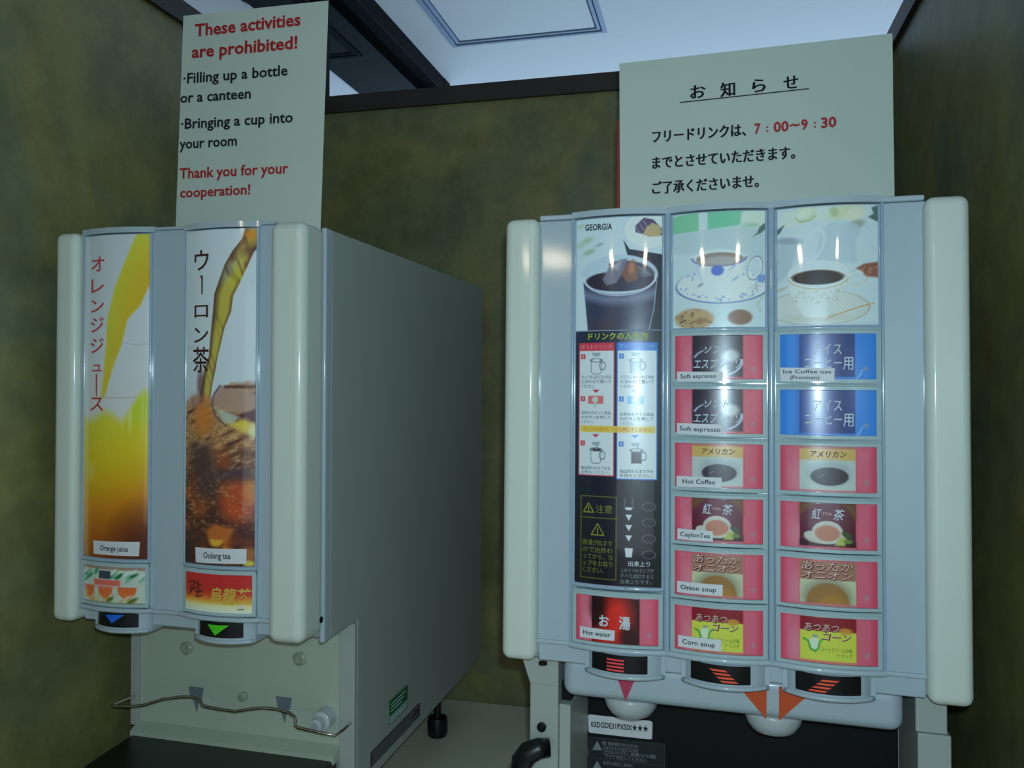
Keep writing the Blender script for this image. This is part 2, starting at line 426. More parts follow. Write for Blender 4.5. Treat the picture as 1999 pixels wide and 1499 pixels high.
nt.links.new(mx.outputs[0], nt.nodes['Material Output'].inputs[0])
gb = MB().box(-.912, -.907, -2.0, 2.60, EYE + .752, CZ - .0505).done('smoke_barrier_glass', gm, pivot=(-.91, .3, CZ - .05))
tag(gb, 'dark smoked glass pane hanging under the black ceiling beam', 'glass pane')
dl = bpy.data.objects.new('ceiling_downlight', None); COL.objects.link(dl); dl.location = (-1.27, 2.76, CZ)
tag(dl, 'round recessed ceiling fitting glimpsed below the smoked glass', 'ceiling light'); OFF[dl.name] = Vector(dl.location)
MB().lathe([(.05, -.001), (.055, -.006), (.075, -.006), (.08, -.0005)], (-1.27, 2.76, CZ)).done('rim', M['hatch'], dl)
MB().lathe([(.049, -.0008), (.049, -.004), (.001, -.004)], (-1.27, 2.76, CZ)).done('diffuser', M['rim'], dl)
# room shell behind the camera, seen only in reflections
wbox('wall_far', M['room'], -4, 4, 4.6, 4.7, 0, CZ)
wbox('wall_lobby', M['room'], -4, 4, -6.7, -6.6, 0, CZ)
wbox('wall_west', M['room'], -4.1, -4, -6.6, 4.6, 0, CZ)
wbox('wall_east', M['room'], 4, 4.1, -6.6, 4.6, 0, CZ)
wl = mat('warm_lamp_panel', (1, .95, .85), .5, emit=(1.0, .93, .78), est=42)
for i, (x, y) in enumerate(((-1.36, -3.3), (.84, -3.35))):
    cl = bpy.data.objects.new('ceiling_light', None); COL.objects.link(cl); cl.location = (x, y, CZ)
    tag(cl, ('warm rectangular ceiling light over the lobby, left of the machines', 'warm rectangular ceiling light over the lobby, right of the machines')[i], 'ceiling light', 'lobby ceiling lights')
    OFF[cl.name] = Vector(cl.location)
    MB().box(x - .13, x + .13, y - .26, y + .26, CZ - .03, CZ, .004).done('housing', M['room'], cl)
    MB().box(x - .10, x + .10, y - .22, y + .22, CZ - .034, CZ - .031).done('diffuser', wl, cl)
ct = wbox('counter', M['counter'], XL + .001, XR - .001, .42, YB - .001, .87, .9, r=.003, kind=None)
tag(ct, 'pale laminate counter top that both drink machines stand on', 'counter')
cb = bpy.data.objects.new('counter_cabinet', None); COL.objects.link(cb); cb.location = (-.24, .9, 0)
tag(cb, 'plain base cabinet carrying the pale counter top', 'cabinet'); OFF[cb.name] = Vector(cb.location)
MB().box(XL + .002, XR - .002, .47, YB - .002, 0, .869).done('body', M['room'], cb)
for k in range(2):
    x0 = XL + .01 + k * .51
    MB().box(x0, x0 + .5, .45, .4695, .08, .86, .003).done('door', M['room'], cb)

# ------------------------------------------------------------------ shared machine pieces
RC = .14
def bulge(u0, u1, base=-.001, R=RC):
    uc, hw = (u0 + u1) / 2, (u1 - u0) / 2
    def f(u): return base - (math.sqrt(max(R * R - (u - uc) ** 2, 0)) - math.sqrt(R * R - hw * hw))
    return f
def path(df, u0, u1, z, off, n=16):
    return [(u0 + (u1 - u0) * i / n, df(u0 + (u1 - u0) * i / n) - off, z) for i in range(n + 1)]
def pod(parent, fr, u0, u1, z0, z1, plate):
    """button housing bulging from the skirt with a black push plate set in it"""
    df = bulge(u0, u1, -.002, .055)
    b = MB(); uc = (u0 + u1) / 2
    b.curved(u0 - .006, u1 + .006, z0 - .0005, z1, lambda u: df(min(max(u, u0), u1)) + .004 * (1 if (u < u0 or u > u1) else 0), .03, 20)
    hb = b.done('button', M['grey'], parent, fr, sharp=50)
    b = MB().tube(path(df, u0 - .004, u1 + .004, z0 + .0006, -.0002, 22), .0022, 8)
    b.done('rim', M['grey'], hb, fr, smooth=True)
    MB().curved(plate[0], plate[1], plate[2], plate[3], lambda u: df(u) - .0012, .004, 16).done('push_plate', M['black'], hb, fr)
    return hb, (lambda u: df(u) - .0012)
def sticker(parent, fr, df, corners, text_lines, name='name_sticker'):
    """white name sticker given by four photo points, with its typed words"""
    P = [fr.uv(px, py, 0) for px, py in corners]
    # account for the curved surface standing in front of the face plane
    d = df(sum(p[0] for p in P) / 4); P = [fr.uv(px, py, d) for px, py in corners]
    (ua, za), (ub, zb), (uc_, zc), (ud, zd) = P   # tl tr br bl
    n = 8; b = bmesh.new(); top = []; bot = []; tb = []; bb = []
    for i in range(n + 1):
        t = i / n; u = ua + (ub - ua) * t; z = za + (zb - za) * t; top.append(b.verts.new((u, df(u) - .0007, z))); tb.append(b.verts.new((u, df(u) + .0002, z)))
        u = ud + (uc_ - ud) * t; z = zd + (zc - zd) * t; bot.append(b.verts.new((u, df(u) - .0007, z))); bb.append(b.verts.new((u, df(u) + .0002, z)))
    for i in range(n):
        b.faces.new((bot[i], bot[i + 1], top[i + 1], top[i])); b.faces.new((top[i], top[i + 1], tb[i + 1], tb[i])); b.faces.new((bb[i], bb[i + 1], bot[i + 1], bot[i]))
    b.faces.new((bot[0], top[0], tb[0], bb[0])); b.faces.new((bb[-1], tb[-1], top[-1], bot[-1]))
    m = MB(); m._add(b); st = m.done(name, M['white'], parent, fr)
    T = Text(fr, df, .0011); H = abs(za - zd); k = len(text_lines); ang = math.atan2(zc - zd, uc_ - ud)
    for i, (s_, x0, x1) in enumerate(text_lines):
        z = zd + H * (.32 if k == 1 else (.58 - .42 * i)) + (zc - zd) * x0
        T.add(s_, ud + (ub - ud) * x0, z, (ub - ud) * (x1 - x0), H * (.42 if k == 1 else .27), bold=.01, ang=ang)
    return st, T

# ================================================================== left machine
L = root('juice_dispenser', FL, 'narrow cream and grey juice dispenser with orange juice and oolong tea panels', 'drink dispenser')
prof = [(.052, .0044), (.63, .0044), (.63, -.6565), (.122, -.6565), (.122, -.451), (.052, -.451)]
MB().prism(prof, -.030, .2833, 'x', r=.0015).done('body', M['steel_paint'], L, FL)
MB().box(.2770, .2838, .0365, .0518, -.452, .0050, .0025).done('side_strip', M['grey'], L, FL)
MB().box(-.034, -.003, -.012, .036, -.4385, .0042, .009, 4).done('bezel_column', M['cream'], L, FL, smooth=True)
MB().box(.2415, .2836, -.012, .036, -.4405, .0042, .0105, 5).done('bezel_column', M['cream'], L, FL, smooth=True)
MB().box(-.006, .245, .002, .05, -.4225, .0035, .001).done('face_plate', M['grey'], L, FL)
MB().box(-.004, .243, .006, .05, -.4385, -.4226, .002).done('skirt', M['grey'], L, FL)
cap = MB(); PAN = ((0.0, .0892), (.134, .2235))
DFL = [bulge(*p) for p in PAN]
for (u0, u1), df in zip(PAN, DFL):
    cap.curved(u0 - .003, u1 + .003, .0012, .0075, lambda u, df=df, u0=u0, u1=u1: df(min(max(u, u0), u1)) - .0015, .03, 20)
cap.box(-.004, .243, -.002, .05, .0035, .0066, .0012)
cap.done('top_cap', M['grey'], L, FL)
lip = MB()
for (u0, u1), df in zip(PAN, DFL): lip.tube(path(df, u0 - .008, u1 + .004, -.4205, .0012, 20), .0028, 10)
lip.box(-.005, .243, -.002, .01, -.4230, -.4185, .0015)
lip.done('bottom_lip', M['grey'], L, FL, sharp=60)

def orange_art():
    a = Art(130, 620, 1.0, (.80, .82, .84))
    a.ramp([(0, (.78, .81, .84)), (200, (.82, .83, .86)), (345, (.84, .82, .82))])
    s = 1 / 4.166
    P = [(485, 60), (590, 60), (590, 430), (555, 510), (500, 660), (410, 770), (370, 960), (300, 1150), (235, 1370), (196, 1420), (225, 1150), (240, 950), (250, 760), (310, 520), (380, 330)]
    P = [(x * s - 6, y * s - 22) for x, y in P]
    m = a.cov(a.psd(P), 3); v = np.clip((a.X - 50 - (200 - a.Y) * .25) / 60, 0, 1)
    a.put(m, (.84, .78, .18)); a.put(m * v, (.86, .64, .08)); a.put(m * np.clip(1 - a.Y / 60, 0, 1) * .6, (.82, .82, .24))
    a.line([(84, 208), (108, 212), (130, 210)], 1.2, (.62, .60, .62), .6); a.line([(0, 214), (16, 210)], 1, (.6, .6, .62), .5)
    a.line([(40, 313), (90, 313), (130, 311)], 1.4, (.74, .52, .46), .7)
    # juice in the glass
    top = 338 - 40 * np.clip((a.X - 85) / 35, 0, 1) + 8 * np.sin(a.X * .09)
    m = np.clip((a.Y - top) / 22, 0, 1)
    st = [(300, (.82, .84, .22)), (350, (.86, .80, .16)), (430, (.88, .74, .06)), (480, (.87, .62, .03)), (520, (.82, .47, .03)), (560, (.70, .34, .03)), (620, (.50, .18, .04))]
    c = np.stack([np.interp(a.Y + (a.X - 65) * .28, [k[0] for k in st], [k[1][i] for k in st]) for i in range(3)], -1)
    a.put(m, c)
    a.ell(112, 330, 22, 30, (.74, .82, .14), .8, 22, clip=m)
    n = a.noise(7, 70, 3); a.put(m * np.clip(n - .55, 0, 1) * 1.3 * np.clip((430 - a.Y) / 80, 0, 1), (.95, .95, .75))
    a.ell(20, 455, 7, 16, (.96, .82, .60), .5, 10); a.ell(118, 600, 44, 60, (.26, .07, .05), .75, 60)
    a.ell(6, 560, 10, 90, (.86, .66, .05), .5, 20)
    return a
def oolong_art():
    a = Art(140, 645, 1.0, (.80, .84, .87))
    s = 1 / 5.766
    lft = [(720, 60), (680, 200), (590, 320), (500, 480), (440, 650), (385, 800), (370, 1000), (345, 1250), (325, 1499)]
    rgt = [(860, 60), (860, 240), (790, 350), (740, 480), (640, 720), (590, 830), (570, 1000), (500, 1180), (450, 1400), (425, 1499)]
    lp = [(x * s - 3, y * s - 15) for x, y in lft] + [(45, 268), (38, 300), (33, 335)]
    rp = [(x * s - 3, y * s - 15) for x, y in rgt] + [(67, 268), (60, 300), (55, 335)]
    m = a.cov(a.psd(lp + rp[::-1]), 2)
    cx = np.interp(a.Y, [p[1] for p in lp], [p[0] for p in lp]); rx = np.interp(a.Y, [p[1] for p in rp], [p[0] for p in rp])
    t = np.clip((a.X - cx) / np.maximum(rx - cx, 1), 0, 1)
    a.put(m, (.74, .66, .24)); a.put(m * np.clip(1 - t / .38, 0, 1), (.24, .13, .14), .95)
    a.put(m * np.clip((t - .8) / .2, 0, 1), (.36, .18, .14), .9)
    a.put(m * np.clip(1 - abs(a.Y - 80) / 34, 0, 1) * np.clip(1 - abs(t - .3) / .35, 0, 1), (.66, .68, .62), .9)
    a.put(m * np.clip(1 - abs(a.Y - 12) / 18, 0, 1), (.88, .48, .10), .9)
    a.put(m * np.clip(1 - abs(a.Y - 40) / 22, 0, 1) * t, (.34, .14, .14), .95)
    a.put(m * np.clip(1 - abs(a.Y - 95) / 25, 0, 1) * np.clip(t * 2 - .6, 0, 1), (.78, .76, .10), .8)
    a.put(m * np.clip(a.noise(5, 26, 8, -.3) - .55, 0, 1) * 1.6, (.34, .18, .14))
    a.line([(0, 232), (18, 224)], 1.2, (.5, .5, .54), .6)
    # splash, ice and tea below
    top = 322 - 26 * np.clip((a.X - 70) / 25, 0, 1) - 10 * a.noise(9, 9, 1) + 14 * np.clip((25 - a.X) / 25, 0, 1)
    m = np.clip((a.Y - top) / 10, 0, 1)
    base = [(300, (.64, .46, .38)), (370, (.66, .42, .24)), (410, (.60, .40, .24)), (450, (.40, .24, .18)), (520, (.30, .15, .12)), (645, (.24, .11, .11))]
    a.ramp(base, m)
    n1 = a.noise(16, 7, 5, -.45); n2 = a.noise(5, 3, 6, -.5); n3 = a.noise(22, 30, 7)
    a.put(m * np.clip(n1 * .6 + n2 * .5 - .55, 0, 1) * 3 * np.clip((560 - a.Y) / 120, .15, 1), (.82, .62, .42), .8)
    a.put(m * np.clip(.45 - n1, 0, 1) * 2.4, (.26, .12, .13), .85)
    a.put(m * np.clip(n3 - .55, 0, 1) * 2.2 * np.clip((a.Y - 400) / 60, 0, 1), (.70, .28, .10), .9)
    a.ell(42, 360, 18, 34, (.82, .42, .12), .8, 16); a.ell(36, 300, 8, 30, (.34, .16, .16), .7, 8)
    a.ell(20, 330, 14, 14, (.78, .60, .52), .6, 12)
    a.poly([(62, 318), (76, 300), (104, 304), (142, 318), (142, 350), (96, 352), (66, 340)], (.68, .52, .46), .95, 5)
    a.poly([(66, 342), (92, 352), (112, 360), (100, 376), (82, 370)], (.70, .72, .66), .9, 6)
    a.line([(76, 301), (64, 318), (60, 338), (68, 360), (88, 378)], 3, (.26, .24, .32), .8, 2)
    a.rect(84, 300, 142, 306, (.30, .18, .17), .9, 4); a.poly([(112, 358), (142, 344), (142, 372), (122, 372)], (.30, .14, .18), .95, 6)
    a.poly([(96, 374), (122, 364), (142, 376), (142, 398), (118, 390)], (.88, .78, .22), .9, 9); a.ell(136, 388, 8, 14, (.90, .88, .74), .8, 8)
    a.line([(0, 336), (8, 330)], 2, (.5, .3, .3), .6)
    a.poly([(16, 415), (58, 415), (74, 470), (70, 520), (30, 520), (14, 470)], (.26, .16, .17), .85, 26)
    a.ell(112, 520, 34, 40, (.76, .26, .12), .85, 26); a.ell(134, 500, 14, 24, (.86, .52, .14), .7, 14); a.ell(108, 470, 40, 12, (.26, .17, .22), .85, 14)
    a.put(m * np.clip(a.noise(6, 4, 12) - .6, 0, 1) * 2.5 * np.clip((a.Y - 470) / 30, 0, 1) * np.clip((600 - a.Y) / 40, 0, 1), (.72, .50, .30), .8)
    a.poly([(50, 580), (66, 566), (104, 574), (92, 600), (70, 612), (56, 604)], (.74, .36, .14), .95, 8)
    a.poly([(58, 596), (86, 596), (76, 608), (62, 608)], (.90, .68, .18), .9, 5)
    a.poly([(70, 628), (86, 608), (110, 616), (112, 640), (86, 640)], (.84, .52, .14), .9, 8)
    a.ell(126, 622, 18, 12, (.66, .44, .20), .7, 10); a.ell(130, 640, 10, 6, (.86, .80, .26), .9, 5)
    a.rect(-2, 604, 18, 645, (.18, .10, .11), .8, 8)
    return a
def orange_card():
    a = Art(126, 83, 1.0, (.76, .80, .74))
    a.rect(0, 0, 126, 7, (.62, .42, .36), .8, 2)
    rg = np.random.RandomState(2)
    for i in range(26):
        x, y = rg.rand() * 122 + 2, 10 + rg.rand() * 22
        if 34 < x < 68: continue
        a.ell(x, y, 9, 3.6, [(.10, .40, .22), (.16, .52, .32), (.50, .70, .58), (.84, .88, .84)][i % 4], .9, 2, rot=-.6 - rg.rand() * .6)
    a.rect(38, 10, 63, 28, (.20, .22, .30)); a.rect(27, 30, 82, 43, (.90, .38, .32), 1, 2)
    for x0, x1 in ((2, 29), (35, 68), (76, 112)):
        c = (x0 + x1) / 2; r = (x1 - x0) / 2
        a.poly([(x0, 45), (x1, 45), (x1 - 3, 60), (c + 4, 73), (c - 4, 73), (x0 + 3, 60)], (.90, .38, .18), 1, 2)
        a.put(a.cov(a.psd([(x0, 60), (x1, 60), (x1, 80), (x0, 80)]), 3) * np.clip(a.noise(7, 6, x0) - .3, 0, 1) * 1.6, (.92, .55, .16))
    a.ell(62, 74, 9, 4, (.28, .40, .10), .9, 3, rot=-.7); a.ell(104, 75, 11, 4, (.30, .38, .10), .9, 3, rot=-.6); a.ell(96, 68, 9, 3, (.84, .80, .70), .8, 2, rot=-.6)
    a.rect(0, 80, 126, 83, (.45, .45, .34), .7, 2)
    return a
def oolong_card():
    a = Art(124, 79, 1.0)
    a.ramp([(0, (.78, .13, .15)), (34, (.76, .15, .14)), (48, (.84, .34, .14)), (58, (.92, .68, .24)), (66, (.93, .88, .66)), (79, (.90, .90, .84))])
    a.put(np.clip(a.noise(20, 6, 4) - .5, 0, 1) * np.clip(1 - abs(a.Y - 50) / 12, 0, 1) * 1.5, (.92, .72, .30))
    for p in ([(8, 22), (20, 18), (17, 32)], [(22, 22), (34, 26)], [(27, 18), (29, 36)], [(8, 46), (16, 36), (24, 32)], [(22, 40), (36, 38)], [(30, 36), (24, 50), (36, 47)], [(12, 28), (11, 40)]):
        a.line(p, 3.2, (.26, .06, .06), .85, 2.5)
    a.ell(106, 64, 4, 3, (.80, .76, .84), .9, 2); a.line([(101, 71), (110, 70)], 2, (.32, .24, .26), .9, 2)
    return a
arts = ((orange_art(), -.0008, -.3625), (oolong_art(), -.0008, -.3645))
for k, ((u0, u1), df) in enumerate(zip(PAN, DFL)):
    ph = MB()
    ph.curved(u0, u1, -.3675, -.0002, df, .0035, 24)
    ph.tube(path(df, u0, u1, -.3655, .0008), .0023, 8)
    ph.tube([(u0 + .0006, df(u0) - .0008, -.0005), (u0 + .0006, df(u0) - .0008, -.3655)], .0014, 8)
    ph.tube([(u1 - .0006, df(u1) - .0008, -.0005), (u1 - .0006, df(u1) - .0008, -.3655)], .0014, 8)
    p = ph.done('picture_panel', M['rail'], L, FL, sharp=50)
    arts[k][0].mesh('picture_card', u0 + .0012, u1 - .0012, -.0008, -.3630, df, .0006, M['print'], p, FL)
    MB().box(u0 + .036, u0 + .056, df((u0 + u1) / 2) - .0022, df((u0 + u1) / 2) + .002, -.3662, -.3640, .0005).done('finger_notch', M['black'], p, FL)
    # drawer with the small flavour card
    cd = MB(); z0, z1 = -.4165, -.3680
    cd.curved(u0, u1, z0, z1, df, .004, 24)
    cd.curved(u0, u1, z1 - .0045, z1, lambda u, df=df: df(u) - .0016, .003, 20); cd.curved(u0, u1, z0, z0 + .003, lambda u, df=df: df(u) - .0016, .003, 20)
    cd.curved(u0, u0 + .0035, z0, z1, lambda u, df=df: df(u) - .0016, .003, 2); cd.curved(u1 - .0035, u1, z0, z1, lambda u, df=df: df(u) - .0016, .003, 2)
    c = cd.done('card_holder', M['rim'], L, FL)
    (orange_card() if k == 0 else oolong_card()).mesh('flavour_card', u0 + .0035, u1 - .0035, z1 - .0045, z0 + .003, df, .0006, M['cardprint'], c, FL)
    if k == 0:
        T = Text(FL, df, .0010); T.add('オレンジ', u0 + .025, z1 - .0295, .030, .0042, bold=.02, shear=.2); T.done('lettering', ink('pinkwhite', 0), c)
        T = Text(FL, df, .0010)
        for ch, py, h in (('オ', 56, 30), ('レ', 98, 30), ('ン', 137, 27), ('ジ', 174, 30), ('ジ', 214, 30), ('ュ', 254, 22), ('ス', 326, 30)):
            z = -.0008 - .3622 * (py + h / 2) / 620; wd = .020 if ch != 'ュ' else .015
            T.add(ch, u0 + .0235 - wd / 2 - .001, z, wd, .3622 * h / 620, bold=.006)
        u = u0 + .0225; T.poly([(u - .0015, -.157), (u + .0008, -.1575), (u + .0005, -.182), (u - .001, -.183)])
        T.done('lettering', M['pinkred'], p)
        st, T = sticker(p, FL, df, [(180, 1055), (268.5, 1059), (267, 1087), (181, 1081)], [('Orange juice', .17, .78)])
        T.done('sticker_lettering', M['black_ink'], p)
    else:
        T = Text(FL, df, .0010); T.add('烏龍茶', u0 + .037, z1 - .0365, .048, .0165, bold=.02, shear=.2); T.done('lettering', M['gold'], c)
        T = Text(FL, df, .0010)
        for ch, py, h in (('ウ', 60, 40), ('ロ', 157, 29), ('ン', 204, 33), ('茶', 253, 46)):
            z = -.0008 - .3622 * (py + h / 2) / 645; wd = {'ロ': .019, '茶': .023}.get(ch, .020)
            T.add(ch, u0 + .0235 - wd / 2, z, wd, .3622 * h / 645, bold=.008)
        u = u0 + .0245; T.poly([(u - .003, -.0495), (u + .001, -.0505), (u + .0012, -.058), (u + .0008, -.0705), (u - .0008, -.0705), (u - .0008, -.054)])
        T.done('lettering', M['brown'], p)
        st, T = sticker(p, FL, df, [(379, 1068.5), (477.5, 1073), (477, 1102), (380, 1098)], [('Oolong tea', .18, .72)])
        T.done('sticker_lettering', M['black_ink'], p)
b1, d1 = pod(L, FL, .0215, .0840, -.4435, -.4215, (.0280, .0790, -.4380, -.4222))
T = Text(FL, d1, .0006); P = [FL.uv(x, y, -.012) for x, y in ((206, 1199), (243, 1200), (220, 1216.5))]; T.poly(P); T.done('arrow_mark', M['blue_arrow'], b1)
b2, d2 = pod(L, FL, .1525, .2150, -.4445, -.4215, (.1585, .2105, -.4390, -.4222))
T = Text(FL, d2, .0006); P = [FL.uv(x, y, -.012) for x, y in ((405, 1218), (447, 1221), (421, 1240))]; T.poly(P); T.done('arrow_mark', M['green_arrow'], b2)
b1['label'] = 'push button with a blue arrow'; b2['label'] = 'push button with a green arrow'
# cup station recess
MB().box(-.0295, -.018, .114, .1215, -.6050, -.4520, .001).done('recess_flange', M['steel_paint'], L, FL)
MB().box(.2635, .2833, .114, .1215, -.655, -.4520, .001).done('recess_flange', M['steel_paint'], L, FL)
MB().box(-.0179, .2634, .1175, .1215, -.6030, -.4520, .0005).done('back_plate', M['recess'], L, FL)
MB().prism([(.100, -.6060), (.1175, -.5990), (.1214, -.5990), (.1214, -.6150), (.100, -.6150)], -.018, .2634, 'x').done('ledge', M['recess'], L, FL)
for (u, z, r) in ((.0516, -.5011, .0085), (.2097, -.5006, .0085)):
    MB().lathe([(r, .1175), (r, .1150), (r * .7, .1135), (r * .62, .1150), (r * .3, .1150), (r * .28, .1130), (.0005, .1130)], (u, 0, z), 24, 'y').done('screw_boss', M['boss'], L, FL)
MB().lathe([(.0055, .1175), (.0055, .1120), (.003, .1110), (.0005, .1110)], (.1337, 0, -.5532), 20, 'y').done('screw_boss', M['boss'], L, FL)
MB().lathe([(.0120, .1175), (.0115, .100), (.0105, .099), (.0075, .098), (.0070, .088), (.0035, .087), (.0030, .094), (.0005, .094)], (.2469, 0, -.5662), 28, 'y').done('drain_spigot', M['nozzle'], L, FL)
for c in (.0660, .1890):
    T = Text(FL, lambda u: .1175, .0004); T.poly([(c - .0120, -.5490), (c + .0105, -.5490), (c + .0075, -.5640), (c - .0085, -.5640)]); T.poly([(c - .0055, -.5640), (c + .0045, -.5640), (c + .0005, -.5810)]); T.done('arrow_mark', M['grey_arrow'], L)
wp = [(375, 595, .112), (300, 624, .09), (232, 652, .066), (238, 660, .062), (360, 662, .064), (430, 655, .066), (560, 615, .070), (680, 600, .072), (750, 600, .074), (790, 608, .072), (808, 630, .07), (815, 652, .068), (830, 661, .068), (930, 680, .068), (1030, 694, .068), (1120, 680, .070), (1210, 670, .072), (1300, 680, .074), (1380, 702, .074), (1418, 728, .072), (1425, 755, .07), (1420, 785, .068), (1440, 800, .068), (1600, 835, .068), (1680, 850, .070), (1730, 815, .085), (1780, 770, .1135)]
MB().tube([(lambda q: (q[0], d, q[1]))(FL.uv(a / 3.332 + 150, b / 3.332 + 1180, d)) for a, b, d in wp], .0018, 8).done('cup_guide_wire', M['chrome'], L, FL, smooth=True)
tr = MB().prism([(-.018, .1135), (.262, .1135), (.262, -.12), (.06, -.12), (.02, -.10), (.0, -.06), (-.012, .03)], -.640, -.611, 'z', r=.003).done('drip_tray', M['black'], L, FL)
MB().box(-.028, .2833, -.10, .1134, -.700, -.6405, .006).done('base', M['black'], L, FL)
for (u, d) in ((.237, .53), (.237, .05), (.0, .53), (.0, .05)):
    MB().lathe([(.006, -.655 if d > .3 else -.70), (.006, -.731), (.0155, -.731), (.017, -.737), (.017, -.756), (.015, -.7615)], (u, d, .0042 * d), 24).done('foot', M['black'], L, FL)
# labels on the side plate (x = side plane)
def side_mark(name, y0, y1, z0, z1, m, parent=L, t=.0004):
    return MB().box(.2833, .2833 + t, y0, y1, z0, z1).done(name, m, parent, FL)
sg = side_mark('green_label', .215, .281, -.6145, -.5810, M['palegreen'])
side_mark('print_block', .2175, .2795, -.6015, -.5830, M['green'], sg, .0007)
sl = MB()
for i in range(4): sl.box(.2833, .2841, .219, .278 - .006 * (i % 2), -.6050 - .0022 * i, -.6042 - .0022 * i)
for i in range(3): sl.box(.2833, .2842, .222, .272 - .007 * i, -.5885 - .0045 * i, -.5870 - .0045 * i)
sl.done('lettering', M['silver'], sg, FL)['kind'] = 'stuff'
rp_ = side_mark('rating_plate', .160, .327, -.6430, -.6240, M['rating'])
sl = MB()
for i in range(5): sl.box(.2833, .2839, .165, .318 - .012 * (i % 3), -.6275 - .0033 * i, -.6265 - .0033 * i)
sl.done('lettering', M['greyink'], rp_, FL)['kind'] = 'stuff'
MB().lathe([(.0035, .2834), (.0035, .2842), (.0005, .2842)], (0, .030, -.4240), 16, 'x').done('hinge_screw', M['black'], L, FL)

# ================================================================== right machine
Rr = root('coffee_dispenser', FRt, 'wide cream and grey hot drink machine with coffee pictures and rows of flavour cards', 'drink dispenser')
MB().prism([(.03, .002), (.60, .002), (.60, -.72), (.135, -.72), (.135, -.4505), (.03, -.4505)], -.0600, .3465, 'x', r=.0015).done('body', M['steel_paint'], Rr, FRt)
MB().box(-.0705, -.0350, -.012, .045, -.4430, .0025, .0085, 4).done('bezel_column', M['cream'], Rr, FRt, smooth=True)
MB().box(.3205, .3570, -.012, .045, -.4455, .0025, .0085, 4).done('bezel_column', M['cream'], Rr, FRt, smooth=True)
MB().box(-.038, .3235, .002, .03, -.4245, .0010, .001).done('face_plate', M['grey'], Rr, FRt)
MB().box(-.036, .322, .006, .029, -.4455, -.4246, .002).done('skirt', M['grey'], Rr, FRt)
COLS = ((.0008, .0900), (.0970, .1863), (.1936, .2848))
DFR = [bulge(*c) for c in COLS]
cap = MB()
for (u0, u1), df in zip(COLS, DFR):
    cap.curved(u0 - .003, u1 + .003, .0014, .0075, lambda u, df=df, u0=u0, u1=u1: df(min(max(u, u0), u1)) - .0015, .03, 20)
cap.box(-.036, .322, -.002, .04, .0012, .0062, .0015)
cap.done('top_cap', M['grey'], Rr, FRt)
lip = MB()
for (u0, u1), df in zip(COLS, DFR): lip.tube(path(df, u0 - .003, u1 + .003, -.4245, .0010, 20), .0030, 10)
lip.box(-.036, .322, -.001, .01, -.4265, -.4225, .0012)
lip.done('bottom_lip', M['grey'], Rr, FRt, sharp=60)
for u, r in ((.0935, .0031), (.18995, .0032), (-.0010, .0014), (.2867, .0014)):
    MB().tube([(u, -.0015, .0010), (u, -.0015, -.4235)], r, 12).done('divider_bar', M['rail'], Rr, FRt, smooth=True)

